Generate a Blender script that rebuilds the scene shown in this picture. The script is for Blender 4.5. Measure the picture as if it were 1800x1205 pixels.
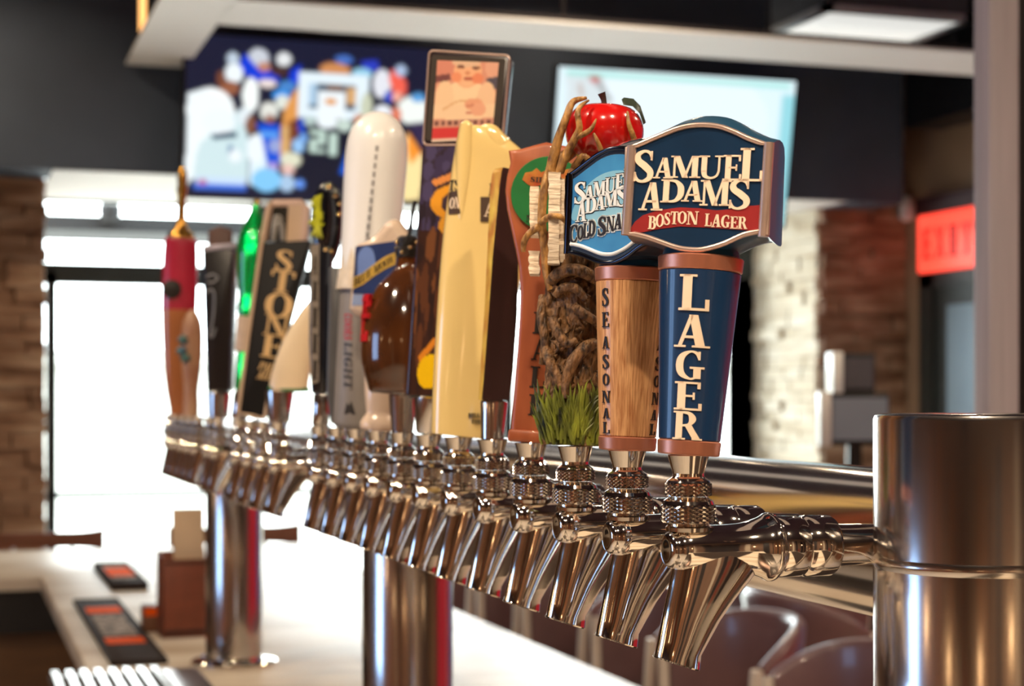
import bpy, bmesh, math, random
import numpy as np
from mathutils import Vector, Matrix, Quaternion

for _o in list(bpy.data.objects):
    bpy.data.objects.remove(_o)
scene = bpy.context.scene
COL = scene.collection
random.seed(11)

# ------------------------------------------------------------------ camera
FPX = 3000.0                      # focal length in pixels of the 1800 px frame
HOR = 697.0                       # horizon row
EYE = 1.70                        # camera height above the floor
PHI = math.radians(18.2)          # the tap rail runs along +Y, the camera looks PHI to its right
SP, CP = math.sin(PHI), math.cos(PHI)

cam_data = bpy.data.cameras.new('camera')
cam = bpy.data.objects.new('camera', cam_data)
COL.objects.link(cam)
cam.location = (0, 0, EYE)
cam.rotation_euler = (math.pi / 2, 0, -PHI)
cam_data.sensor_width = 36.0
cam_data.lens = FPX / 1800 * 36
cam_data.shift_y = (HOR - 602.5) / 1800
cam_data.clip_start = 0.02
cam_data.dof.use_dof = True
cam_data.dof.focus_distance = 1.17
cam_data.dof.aperture_fstop = 8.5
scene.camera = cam

# ------------------------------------------------------------------ view, sky, lights
vs = scene.view_settings
scene.display_settings.display_device = 'sRGB'
vs.view_transform = 'Standard'
vs.look = 'None'
vs.gamma = 1
vs.exposure = 0.62
vs.use_curve_mapping = False

world = bpy.data.worlds.new('daylight')
scene.world = world
world.use_nodes = True
wn = world.node_tree
bg = wn.nodes['Background']
bg.inputs['Color'].default_value = (0.93, 0.97, 1.0, 1)
bg.inputs['Strength'].default_value = 8.5

def area_light(name, loc, direction, sx, sy, power, color=(1, 1, 1), portal=False, shape='RECTANGLE', spread=180):
    d = bpy.data.lights.new(name, 'AREA')
    d.shape = shape
    d.size = sx
    if shape == 'RECTANGLE':
        d.size_y = sy
    d.energy = power
    d.color = color
    d.spread = math.radians(spread)
    if portal:
        d.cycles.is_portal = True
    o = bpy.data.objects.new(name, d)
    COL.objects.link(o)
    o.location = loc
    o.rotation_euler = Vector(direction).to_track_quat('-Z', 'Y').to_euler()
    return o

# daylight enters by the shop window behind the bar and by the windows on the bartender's side
area_light('window_portal', (2.6, 9.95, 1.75), (0, -1, 0), 4.6, 2.9, 1, portal=True)
area_light('side_window_portal', (-3.72, 2.4, 1.85), (1, 0, 0), 1.5, 1.3, 1, portal=True)
# warm recessed ceiling cans over the bar and the room, with added bulkhead fill
WARM = (1.0, 0.79, 0.56)
for (lx, ly, pw) in ((-0.5, -1.0, 46), (-1.1, 1.0, 40), (0.8, -0.9, 36), (-1.0, 3.2, 20), (2.6, 0.6, 24), (4.4, 2.6, 26), (3.6, 5.6, 14), (-0.1, 7.7, 11), (2.6, 6.3, 16), (3.0, 8.0, 3)):  # the last one is fill added to lift the dark bulkhead
    area_light('ceiling_can_and_fill', (lx, ly, 3.94), (0, 0, -1), 0.13, 0.13, pw, WARM, shape='DISK', spread=150)

# ------------------------------------------------------------------ picture helpers
def ray(px, py):
    u, v = (px - 900) / FPX, (HOR - py) / FPX
    return Vector((u * CP + SP, -u * SP + CP, v))
ORG = Vector((0, 0, EYE))
def at_depth(px, py, d): return ORG + ray(px, py) * d
def at_y(px, py, y): r = ray(px, py); return ORG + r * (y / r.y)
def at_x(px, py, x): r = ray(px, py); return ORG + r * (x / r.x)
def at_z(px, py, z): r = ray(px, py); return ORG + r * ((z - EYE) / r.z)
def depth_of(p): return p[0] * SP + p[1] * CP

def lin(c):
    c = c / 255.0
    return c / 12.92 if c <= 0.04045 else ((c + 0.055) / 1.055) ** 2.4
def rgb(r, g, b): return (lin(r), lin(g), lin(b))

# ------------------------------------------------------------------ materials
MATS = {}
def mat(name, color, rough=0.5, metal=0.0, var=0.0, vscale=(30, 30, 30), col2=None, bump=0.0, bscale=None,
        coat=0.0, aniso=0.0, trans=0.0, emit=0.0, spec=0.5, detail=3.0, rvar=0.0):
    """a node material: base colour broken up by noise, optional noise bump"""
    if name in MATS: return MATS[name]
    m = bpy.data.materials.new(name)
    m.use_nodes = True
    nt = m.node_tree
    p = nt.nodes['Principled BSDF']
    p.inputs['Roughness'].default_value = rough
    p.inputs['Metallic'].default_value = metal
    p.inputs['Specular IOR Level'].default_value = spec
    p.inputs['Coat Weight'].default_value = coat
    p.inputs['Coat Roughness'].default_value = 0.05
    p.inputs['Anisotropic'].default_value = aniso
    p.inputs['Transmission Weight'].default_value = trans
    tc = nt.nodes.new('ShaderNodeTexCoord')
    mp = nt.nodes.new('ShaderNodeMapping')
    mp.inputs['Scale'].default_value = vscale
    nz = nt.nodes.new('ShaderNodeTexNoise')
    nz.inputs['Scale'].default_value = 1.0
    nz.inputs['Detail'].default_value = detail
    nt.links.new(tc.outputs['Object'], mp.inputs['Vector'])
    nt.links.new(mp.outputs['Vector'], nz.inputs['Vector'])
    rp = nt.nodes.new('ShaderNodeValToRGB')
    c2 = col2 if col2 else tuple(x * (1 - var) for x in color)
    rp.color_ramp.elements[0].position = 0.3
    rp.color_ramp.elements[1].position = 0.7
    rp.color_ramp.elements[0].color = (*c2, 1)
    rp.color_ramp.elements[1].color = (*color, 1)
    nt.links.new(nz.outputs['Fac'], rp.inputs['Fac'])
    nt.links.new(rp.outputs['Color'], p.inputs['Base Color'])
    if emit:
        nt.links.new(rp.outputs['Color'], p.inputs['Emission Color'])
        p.inputs['Emission Strength'].default_value = emit
    if rvar:
        mr = nt.nodes.new('ShaderNodeMapRange')
        mr.inputs['To Min'].default_value = max(0.02, rough - rvar)
        mr.inputs['To Max'].default_value = rough + rvar
        nt.links.new(nz.outputs['Fac'], mr.inputs['Value'])
        nt.links.new(mr.outputs['Result'], p.inputs['Roughness'])
    if bump:
        b = nt.nodes.new('ShaderNodeBump')
        b.inputs['Strength'].default_value = bump
        b.inputs['Distance'].default_value = 0.004
        src = nz
        if bscale:
            mp2 = nt.nodes.new('ShaderNodeMapping')
            mp2.inputs['Scale'].default_value = bscale
            src = nt.nodes.new('ShaderNodeTexNoise')
            src.inputs['Scale'].default_value = 1.0
            src.inputs['Detail'].default_value = 5.0
            nt.links.new(tc.outputs['Object'], mp2.inputs['Vector'])
            nt.links.new(mp2.outputs['Vector'], src.inputs['Vector'])
        nt.links.new(src.outputs['Fac'], b.inputs['Height'])
        nt.links.new(b.outputs['Normal'], p.inputs['Normal'])
    MATS[name] = m
    return m

def glass_mat(name='window_glass', tint=(0.94, 0.97, 0.96)):
    m = bpy.data.materials.new(name)
    m.use_nodes = True
    nt = m.node_tree
    nt.nodes.remove(nt.nodes['Principled BSDF'])
    tr = nt.nodes.new('ShaderNodeBsdfTransparent')
    tr.inputs['Color'].default_value = (*tint, 1)
    gl = nt.nodes.new('ShaderNodeBsdfGlossy')
    gl.inputs['Roughness'].default_value = 0.02
    fr = nt.nodes.new('ShaderNodeFresnel')
    fr.inputs['IOR'].default_value = 1.2
    mx = nt.nodes.new('ShaderNodeMixShader')
    nt.links.new(fr.outputs['Fac'], mx.inputs['Fac'])
    nt.links.new(tr.outputs['BSDF'], mx.inputs[1])
    nt.links.new(gl.outputs['BSDF'], mx.inputs[2])
    nt.links.new(mx.outputs['Shader'], nt.nodes['Material Output'].inputs['Surface'])
    return m

def stone_mat(name, a, b, c, sx=3.0, sz=14.0):
    """ledge stone: colour by stretched noise plus a rough bump"""
    m = bpy.data.materials.new(name)
    m.use_nodes = True
    nt = m.node_tree
    p = nt.nodes['Principled BSDF']
    p.inputs['Roughness'].default_value = 0.85
    tc = nt.nodes.new('ShaderNodeTexCoord')
    mp = nt.nodes.new('ShaderNodeMapping')
    mp.inputs['Scale'].default_value = (sx, sx, sz)
    nz = nt.nodes.new('ShaderNodeTexNoise')
    nz.inputs['Scale'].default_value = 1.0
    nz.inputs['Detail'].default_value = 4
    rp = nt.nodes.new('ShaderNodeValToRGB')
    rp.color_ramp.elements[0].position = 0.32
    rp.color_ramp.elements[0].color = (*a, 1)
    rp.color_ramp.elements[1].position = 0.7
    rp.color_ramp.elements[1].color = (*c, 1)
    e = rp.color_ramp.elements.new(0.5)
    e.color = (*b, 1)
    nt.links.new(tc.outputs['Object'], mp.inputs['Vector'])
    nt.links.new(mp.outputs['Vector'], nz.inputs['Vector'])
    nt.links.new(nz.outputs['Fac'], rp.inputs['Fac'])
    nt.links.new(rp.outputs['Color'], p.inputs['Base Color'])
    n2 = nt.nodes.new('ShaderNodeTexNoise')
    n2.inputs['Scale'].default_value = 40
    n2.inputs['Detail'].default_value = 6
    bp = nt.nodes.new('ShaderNodeBump')
    bp.inputs['Strength'].default_value = 0.6
    bp.inputs['Distance'].default_value = 0.004
    nt.links.new(tc.outputs['Object'], n2.inputs['Vector'])
    nt.links.new(n2.outputs['Fac'], bp.inputs['Height'])
    nt.links.new(bp.outputs['Normal'], p.inputs['Normal'])
    return m

def paint_mat(name, emit=0.0, rough=0.35, coat=0.0):
    """shows a printed or displayed picture held in the mesh's colour attribute"""
    if name in MATS: return MATS[name]
    m = bpy.data.materials.new(name)
    m.use_nodes = True
    nt = m.node_tree
    p = nt.nodes['Principled BSDF']
    at = nt.nodes.new('ShaderNodeAttribute')
    at.attribute_name = 'picture'
    p.inputs['Roughness'].default_value = rough
    p.inputs['Coat Weight'].default_value = coat
    if emit:
        p.inputs['Base Color'].default_value = (0.01, 0.01, 0.01, 1)
        nt.links.new(at.outputs['Color'], p.inputs['Emission Color'])
        p.inputs['Emission Strength'].default_value = emit
    else:
        nt.links.new(at.outputs['Color'], p.inputs['Base Color'])
    MATS[name] = m
    return m

# ------------------------------------------------------------------ mesh helpers
def catmull(pts, n=6, closed=False):
    pts = [tuple(p) for p in pts]
    out = []
    m = len(pts)
    rng = range(m) if closed else range(m - 1)
    for i in rng:
        if closed:
            p0, p1, p2, p3 = pts[i - 1], pts[i], pts[(i + 1) % m], pts[(i + 2) % m]
        else:
            p0, p1, p2, p3 = pts[max(i - 1, 0)], pts[i], pts[i + 1], pts[min(i + 2, m - 1)]
        for k in range(n):
            t = k / n
            out.append(tuple(0.5 * ((2 * b) + (-a + c) * t + (2 * a - 5 * b + 4 * c - d) * t * t + (-a + 3 * b - 3 * c + d) * t ** 3)
                             for a, b, c, d in zip(p0, p1, p2, p3)))
    if not closed: out.append(pts[-1])
    return out

def offset_outline(o, d):
    """move a closed 2D outline inwards by d (counter-clockwise outlines)"""
    area = sum(o[i - 1][0] * o[i][1] - o[i][0] * o[i - 1][1] for i in range(len(o)))
    s = 1 if area > 0 else -1
    out = []
    n = len(o)
    for i in range(n):
        a, b, c = o[i - 1], o[i], o[(i + 1) % n]
        e1 = Vector((b[0] - a[0], b[1] - a[1])); e2 = Vector((c[0] - b[0], c[1] - b[1]))
        if e1.length < 1e-9 or e2.length < 1e-9:
            out.append(b); continue
        n1 = Vector((-e1.y, e1.x)).normalized() * s
        n2 = Vector((-e2.y, e2.x)).normalized() * s
        nn = n1 + n2
        if nn.length < 1e-6: nn = n1
        nn.normalize()
        k = d / max(0.45, nn.dot(n1))
        out.append((b[0] + nn.x * k, b[1] + nn.y * k))
    return out

class MB:
    """collects shapes and links them as ONE mesh object"""
    def __init__(self):
        self.v, self.f, self.m = [], [], []
    def add(self, verts, faces, mi=0):
        o = len(self.v)
        self.v += [tuple(x) for x in verts]
        self.f += [tuple(i + o for i in f) for f in faces]
        self.m += [mi] * len(faces)
        return self
    def box(self, a, b, mi=0, bev=0.0):
        x0, y0, z0 = a; x1, y1, z1 = b
        if x0 > x1: x0, x1 = x1, x0
        if y0 > y1: y0, y1 = y1, y0
        if z0 > z1: z0, z1 = z1, z0
        if bev <= 0:
            return self.add([(x0, y0, z0), (x1, y0, z0), (x1, y1, z0), (x0, y1, z0), (x0, y0, z1), (x1, y0, z1), (x1, y1, z1), (x0, y1, z1)],
                            [(0, 3, 2, 1), (4, 5, 6, 7), (0, 1, 5, 4), (1, 2, 6, 5), (2, 3, 7, 6), (3, 0, 4, 7)], mi)
        r = bev
        def ring(z, q):
            c = []
            for (cx, cy, a0) in ((x1 - r, y1 - r, 0), (x0 + r, y1 - r, 90), (x0 + r, y0 + r, 180), (x1 - r, y0 + r, 270)):
                for k in range(4):
                    t = math.radians(a0 + 30 * k)
                    c.append((cx + math.cos(t) * (r - q), cy + math.sin(t) * (r - q), z))
            return c
        return self.loft([ring(z0, r * .9), ring(z0 + r * .3, r * .3), ring(z0 + r, 0), ring(z1 - r, 0), ring(z1 - r * .3, r * .3), ring(z1, r * .9)], True, mi)
    def loft(self, rings, caps=True, mi=0, closed=True):
        n = len(rings[0])
        vs = [p for r in rings for p in r]
        fs = []
        for i in range(len(rings) - 1):
            for j in range(n if closed else n - 1):
                k = (j + 1) % n
                fs.append((i * n + j, i * n + k, (i + 1) * n + k, (i + 1) * n + j))
        if caps:
            fs.append(tuple(range(n - 1, -1, -1)))
            fs.append(tuple(range((len(rings) - 1) * n, len(rings) * n)))
        return self.add(vs, fs, mi)
    def lathe(self, prof, n=40, axis='Z', org=(0, 0, 0), mi=0, caps=True, squash=1.0):
        """prof: (height, radius) pairs"""
        ox, oy, oz = org
        rings = []
        for (h, r) in prof:
            r = max(r, 1e-5)
            ring = []
            for j in range(n):
                a = 2 * math.pi * j / n
                c, s = r * math.cos(a), r * math.sin(a) * squash
                ring.append({'Z': (ox + c, oy + s, oz + h), 'X': (ox + h, oy + c, oz + s), 'Y': (ox + c, oy + h, oz + s)}[axis])
            rings.append(ring)
        return self.loft(rings, caps, mi)
    def tube(self, pts, rad, n=12, mi=0, smooth=0):
        """a tube along 3D points; rad a number or one radius per point"""
        if not hasattr(rad, '__len__'): rad = [rad] * len(pts)
        p4 = [(*p, r) for p, r in zip(pts, rad)]
        if smooth: p4 = catmull(p4, smooth)
        P = [Vector(p[:3]) for p in p4]
        rings = []
        up = Vector((0.13, 0.21, 0.97))
        prev = None
        for i, p in enumerate(P):
            t = (P[min(i + 1, len(P) - 1)] - P[max(i - 1, 0)])
            if t.length < 1e-9: t = Vector((0, 0, 1))
            t.normalize()
            if prev is None:
                a = t.cross(up)
                if a.length < 1e-3: a = t.cross(Vector((1, 0, 0)))
            else:
                a = prev - t * prev.dot(t)
            a.normalize(); prev = a
            b = t.cross(a)
            rings.append([p + (a * math.cos(2 * math.pi * j / n) + b * math.sin(2 * math.pi * j / n)) * p4[i][3] for j in range(n)])
        return self.loft(rings, True, mi)
    def prism(self, outline, y0, y1, bev=0.0, mi=0, steps=3, taper=0.0):
        """outline in (x, z) swept along y, rounded edges"""
        if bev <= 0:
            rings = [[(x, y0, z) for x, z in outline], [(x, y1, z) for x, z in outline]]
            return self.loft(rings, True, mi)
        rings = []
        s = 1 if y1 > y0 else -1
        for k in range(steps + 1):
            a = math.pi / 2 * k / steps
            ins = bev * (1 - math.sin(a)); dy = bev * (1 - math.cos(a))
            rings.append([(x, y0 + s * dy, z) for x, z in offset_outline(outline, ins)])
        for k in range(steps, -1, -1):
            a = math.pi / 2 * k / steps
            ins = bev * (1 - math.sin(a)) + taper; dy = bev * (1 - math.cos(a))
            rings.append([(x, y1 - s * dy, z) for x, z in offset_outline(outline, ins)])
        return self.loft(rings, True, mi)
    def build(self, name, mats, parent=None, smooth=35, loc=None, recalc=True):
        me = bpy.data.meshes.new(name)
        me.from_pydata(self.v, [], self.f)
        if not isinstance(mats, (list, tuple)): mats = [mats]
        for m in mats: me.materials.append(m)
        me.polygons.foreach_set('material_index', self.m)
        if recalc:
            bm = bmesh.new(); bm.from_mesh(me)
            bmesh.ops.recalc_face_normals(bm, faces=bm.faces)
            bm.to_mesh(me); bm.free()
        if smooth:
            me.polygons.foreach_set('use_smooth', [True] * len(me.polygons))
            me.set_sharp_from_angle(angle=math.radians(smooth))
        me.update()
        o = bpy.data.objects.new(name, me)
        COL.objects.link(o)
        if parent is not None: o.parent = parent
        if loc is not None: o.location = loc
        return o

def tag(o, label, cat, group=None, kind=None):
    o['label'] = label
    o['category'] = cat
    if group: o['group'] = group
    if kind: o['kind'] = kind
    return o
def struct(o):
    o['kind'] = 'structure'
    return o
def empty(name, loc=(0, 0, 0), rot=None):
    o = bpy.data.objects.new(name, None)
    COL.objects.link(o)
    o.empty_display_size = 0.05
    o.location = loc
    if rot is not None: o.rotation_euler = rot
    return o
def copy_tree(o, parent=None):
    c = o.copy()
    COL.objects.link(c)
    c.parent = parent
    for ch in list(o.children): copy_tree(ch, c)
    return c

# ------------------------------------------------------------------ pictures (screens and printed labels)
class Pic:
    """a little raster painted with shapes, in the coordinates of the picture's own frame"""
    def __init__(self, w, h, nx, ny, bgc):
        self.w, self.h, self.nx, self.ny = w, h, nx, ny
        self.a = np.zeros((ny, nx, 3)); self.a[:] = rgb(*bgc)
        xs = (np.arange(nx) + .5) / nx * w; ys = (np.arange(ny) + .5) / ny * h
        self.X, self.Y = np.meshgrid(xs, ys)
    def ell(self, cx, cy, rx, ry, c, rot=0):
        t = math.radians(rot)
        dx, dy = self.X - cx, self.Y - cy
        u = dx * math.cos(t) + dy * math.sin(t); v = -dx * math.sin(t) + dy * math.cos(t)
        self.a[(u / rx) ** 2 + (v / ry) ** 2 < 1] = rgb(*c); return self
    def rect(self, x0, y0, x1, y1, c):
        self.a[(self.X >= x0) & (self.X < x1) & (self.Y >= y0) & (self.Y < y1)] = rgb(*c); return self
    def poly(self, pts, c):
        ins = np.zeros(self.X.shape, bool)
        n = len(pts)
        for i in range(n):
            (x1, y1), (x2, y2) = pts[i - 1], pts[i]
            if y1 == y2: continue
            cond = ((y1 > self.Y) != (y2 > self.Y)) & (self.X < (x2 - x1) * (self.Y - y1) / (y2 - y1) + x1)
            ins ^= cond
        self.a[ins] = rgb(*c); return self
    def line(self, x0, y0, x1, y1, t, c):
        dx, dy = x1 - x0, y1 - y0
        L = math.hypot(dx, dy) or 1
        nx, ny = -dy / L * t / 2, dx / L * t / 2
        return self.poly([(x0 + nx, y0 + ny), (x1 + nx, y1 + ny), (x1 - nx, y1 - ny), (x0 - nx, y0 - ny)], c)
    def blur(self, n=1):
        for _ in range(n):
            p = np.pad(self.a, ((1, 1), (1, 1), (0, 0)), mode='edge')
            self.a = (p[:-2, 1:-1] + p[2:, 1:-1] + p[1:-1, :-2] + p[1:-1, 2:] + 2 * p[1:-1, 1:-1]) / 6
        return self
    def build(self, name, m, corner, parent=None):
        """corner(u, v) -> local point for u right, v down in 0..1"""
        nx, ny = self.nx, self.ny
        vs = [corner(i / (nx - 1), j / (ny - 1)) for j in range(ny) for i in range(nx)]
        fs = [(j * nx + i, (j + 1) * nx + i, (j + 1) * nx + i + 1, j * nx + i + 1) for j in range(ny - 1) for i in range(nx - 1)]
        me = bpy.data.meshes.new(name)
        me.from_pydata([tuple(v) for v in vs], [], fs)
        me.materials.append(m)
        at = me.color_attributes.new('picture', 'FLOAT_COLOR', 'POINT')
        buf = np.ones((ny * nx, 4)); buf[:, :3] = self.a.reshape(-1, 3)
        at.data.foreach_set('color', buf.ravel())
        me.polygons.foreach_set('use_smooth', [True] * len(me.polygons))
        me.update()
        o = bpy.data.objects.new(name, me)
        COL.objects.link(o)
        if parent is not None: o.parent = parent
        return o

# ------------------------------------------------------------------ serif lettering (drawn here, height 1, baseline 0)
def _r(x0, y0, x1, y1): return [[(x0, y0), (x1, y0), (x1, y1), (x0, y1)]]
def _d(x0, y0, x1, y1, t): return [[(x0, y0), (x0 + t, y0), (x1 + t, y1), (x1, y1)]]
def _s(pts, n=5, closed=False):
    q = catmull(pts, n, closed)
    m = len(q); L, R = [], []
    for i in range(m):
        a = q[i - 1] if (closed or i > 0) else q[i]
        b = q[(i + 1) % m] if (closed or i < m - 1) else q[i]
        dx, dy = b[0] - a[0], b[1] - a[1]
        l = math.hypot(dx, dy) or 1
        nx, ny = -dy / l * q[i][2] / 2, dx / l * q[i][2] / 2
        L.append((q[i][0] + nx, q[i][1] + ny)); R.append((q[i][0] - nx, q[i][1] - ny))
    return [[L[i], R[i], R[(i + 1) % m], L[(i + 1) % m]] for i in range(m if closed else m - 1)]
_C = [(.66, .70, .05), (.60, .90, .10), (.42, .96, .07), (.2, .80, .18), (.13, .5, .21), (.2, .2, .18), (.43, .04, .07), (.6, .11, .09), (.69, .29, .04)]
GLYPH = {
 'A': (.80, _d(.09, .03, .35, 1, .09) + _d(.50, .03, .33, 1, .20) + _r(.2, .28, .58, .36) + _r(0, 0, .28, .06) + _r(.42, 0, .80, .06)),
 'B': (.66, _r(.08, 0, .27, 1) + _r(0, .94, .3, 1) + _r(0, 0, .3, .06) + _s([(.24, .965, .07), (.43, .93, .11), (.51, .75, .19), (.43, .56, .1), (.24, .53, .07)]) + _s([(.24, .53, .07), (.46, .5, .11), (.56, .27, .2), (.46, .06, .11), (.24, .035, .07)])),
 'C': (.74, _s(_C) + _r(.63, .68, .69, .97)),
 'D': (.80, _r(.08, 0, .28, 1) + _r(0, .94, .3, 1) + _r(0, 0, .3, .06) + _s([(.24, .965, .07), (.5, .92, .13), (.65, .72, .2), (.68, .5, .21), (.65, .28, .2), (.5, .08, .13), (.24, .035, .07)])),
 'E': (.68, _r(.08, 0, .28, 1) + _r(0, .93, .62, 1) + _r(.2, .47, .5, .54) + _r(0, 0, .66, .07) + _r(.55, .76, .62, 1) + _r(.45, .38, .5, .63) + _r(.59, 0, .66, .25)),
 'F': (.64, _r(.08, 0, .28, 1) + _r(0, .93, .62, 1) + _r(.2, .47, .5, .54) + _r(0, 0, .38, .06) + _r(.55, .74, .62, 1) + _r(.45, .38, .5, .63)),
 'G': (.82, _s(_C[:-2] + [(.58, .09, .08)]) + _r(.63, .68, .69, .97) + _r(.52, .05, .71, .42) + _r(.42, .38, .80, .45)),
 'H': (.84, _r(.08, 0, .26, 1) + _r(.58, 0, .76, 1) + _r(.2, .47, .64, .54) + _r(0, .94, .34, 1) + _r(0, 0, .34, .06) + _r(.5, .94, .84, 1) + _r(.5, 0, .84, .06)),
 'I': (.36, _r(.08, 0, .28, 1) + _r(0, .94, .36, 1) + _r(0, 0, .36, .06)),
 'J': (.5, _r(.22, .2, .42, 1) + _r(.14, .94, .5, 1) + _s([(.32, .25, .2), (.26, .03, .12), (.08, .06, .1), (.03, .18, .06)])),
 'K': (.8, _r(.08, 0, .27, 1) + _r(0, .94, .36, 1) + _r(0, 0, .36, .06) + _d(.25, .42, .6, .97, .09) + _d(.52, .04, .32, .55, .2) + _r(.46, 0, .8, .06) + _r(.46, .94, .76, 1)),
 'L': (.66, _r(.08, 0, .28, 1) + _r(0, .94, .38, 1) + _r(0, 0, .64, .07) + _r(.56, 0, .64, .32)),
 'M': (1.04, _r(.10, .03, .17, .97) + _d(.42, 0, .10, 1, .2) + _d(.46, 0, .72, 1, .08) + _r(.74, 0, .94, 1) + _r(0, .94, .28, 1) + _r(0, 0, .27, .06) + _r(.76, .94, 1.04, 1) + _r(.66, 0, 1.04, .06)),
 'N': (.86, _r(.10, .03, .17, .97) + _d(.58, 0, .10, 1, .2) + _r(.69, .03, .76, .97) + _r(0, .94, .28, 1) + _r(0, 0, .27, .06) + _r(.59, .94, .86, 1)),
 'O': (.80, _s([(.40, .96, .07), (.17, .78, .17), (.12, .5, .21), (.17, .22, .17), (.40, .04, .07), (.63, .22, .17), (.68, .5, .21), (.63, .78, .17)], 6, True)),
 'P': (.64, _r(.08, 0, .27, 1) + _r(0, .94, .3, 1) + _r(0, 0, .38, .06) + _s([(.24, .965, .07), (.45, .93, .12), (.54, .72, .19), (.45, .5, .1), (.24, .46, .07)])),
 'R': (.80, _r(.08, 0, .27, 1) + _r(0, .94, .3, 1) + _r(0, 0, .36, .06) + _s([(.24, .965, .07), (.45, .93, .12), (.54, .74, .19), (.45, .54, .1), (.24, .5, .07)]) + _d(.55, .05, .32, .53, .2) + _r(.54, 0, .80, .06)),
 'S': (.64, _s([(.53, .72, .04), (.47, .90, .09), (.30, .955, .08), (.13, .84, .15), (.14, .67, .19), (.33, .51, .21), (.50, .33, .19), (.48, .14, .15), (.29, .04, .08), (.12, .10, .09), (.05, .30, .04)], 6) + _r(.5, .68, .55, .96) + _r(.03, .04, .08, .32)),
 'T': (.72, _r(.26, 0, .46, 1) + _r(0, .93, .72, 1) + _r(0, .72, .07, 1) + _r(.65, .72, .72, 1) + _r(.16, 0, .56, .06)),
 'U': (.84, _r(.08, .3, .27, 1) + _r(0, .94, .36, 1) + _r(.66, .3, .73, 1) + _r(.54, .94, .84, 1) + _s([(.175, .34, .19), (.22, .12, .16), (.42, .03, .09), (.62, .12, .08), (.695, .34, .07)])),
 'V': (.8, _d(.36, 0, .06, 1, .2) + _d(.4, 0, .62, 1, .08) + _r(0, .94, .34, 1) + _r(.52, .94, .8, 1)),
 'W': (1.1, _d(.28, 0, .05, 1, .18) + _d(.32, 0, .5, 1, .08) + _d(.66, 0, .45, 1, .18) + _d(.74, 0, .95, 1, .08) + _r(0, .94, .3, 1) + _r(.84, .94, 1.1, 1)),
 'X': (.8, _d(.52, 0, .08, 1, .2) + _d(.08, 0, .6, 1, .09) + _r(0, .94, .34, 1) + _r(.5, .94, .8, 1) + _r(0, 0, .3, .06) + _r(.44, 0, .8, .06)),
 'Y': (.8, _r(.3, 0, .5, .5) + _d(.3, .45, .06, 1, .19) + _d(.44, .45, .64, 1, .08) + _r(0, .94, .34, 1) + _r(.52, .94, .8, 1) + _r(.2, 0, .6, .06)),
 "'": (.2, _r(.06, .7, .16, 1)),
 '2': (.6, _s([(.06, .72, .1), (.14, .92, .12), (.34, .95, .12), (.48, .76, .18), (.38, .48, .14), (.08, .1, .12)]) + _r(.04, 0, .56, .16)),
 '1': (.4, _r(.12, 0, .32, 1) + _r(.0, .74, .14, .86)),
 '0': (.6, _s([(.3, .95, .1), (.1, .7, .18), (.1, .3, .18), (.3, .05, .1), (.5, .3, .18), (.5, .7, .18)], 6, True)),
}

def clip_x(p, a, b):
    for lim, sg in ((a, 1), (b, -1)):
        out = []
        for i in range(len(p)):
            u, v = p[i - 1], p[i]
            du, dv = (u[0] - lim) * sg, (v[0] - lim) * sg
            if (du >= 0) != (dv >= 0):
                t = du / (du - dv)
                out.append((u[0] + (v[0] - u[0]) * t, u[1] + (v[1] - u[1]) * t))
            if dv >= 0: out.append(v)
        p = out
        if len(p) < 3: return []
    return p

def letter(mb, ch, box, fmap, h0, h1, mi=0, grow=0.0, shear=0.0, rise=0.0, slab=0.0):
    """one glyph stretched to box (x0, z0, x1, z1), raised from h0 to h1 above the surface fmap(x, z, h)"""
    w, polys = GLYPH[ch]
    x0, z0, x1, z1 = box
    sx, sz = (x1 - x0) / w, (z1 - z0)
    if slab:                      # cut into upright strips so that the letter can follow a round body
        n_ = max(1, math.ceil((x1 - x0) / slab))
        polys = [c for p in polys for i in range(n_) for c in [clip_x(p, w * i / n_ - (9 if i == 0 else 0), w * (i + 1) / n_ + (9 if i == n_ - 1 else 0))] if len(c) > 2]
    for p in polys:
        q = [(x0 + a * sx, z0 + b * sz) for a, b in p]
        q = [(x + shear * (z - z0), z + rise * (x - x0)) for x, z in q]
        if grow: q = offset_outline(q, -grow)
        n = len(q)
        vs = [fmap(x, z, h0) for x, z in q] + [fmap(x, z, h1) for x, z in q]
        fs = [tuple(range(n, 2 * n))] + [(i, (i + 1) % n, n + (i + 1) % n, n + i) for i in range(n)]
        mb.add(vs, fs, mi)

def word(mb, s, x, z, h, fmap, h0, h1, width=None, gap=.06, mi=0, grow=0.0, shear=0.0, arc=None, vert=False):
    """a word starting at (x, z); width stretches it; arc(t) lifts the baseline"""
    tot = sum(GLYPH[c][0] if c != ' ' else .4 for c in s) + gap * (len(s) - 1)
    k = (width / tot) if width else h
    cx = x
    for c in s:
        w = (GLYPH[c][0] if c != ' ' else .4) * k
        if c != ' ':
            t = (cx - x + w / 2) / (tot * k)
            dz = arc(t) if arc else 0
            sl = ((arc(min(1, t + .02)) - arc(max(0, t - .02))) / (.04 * tot * k)) if arc else 0
            letter(mb, c, (cx, z + dz, cx + w, z + dz + h), fmap, h0, h1, mi, grow, shear, sl)
        cx += w + gap * k

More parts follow.
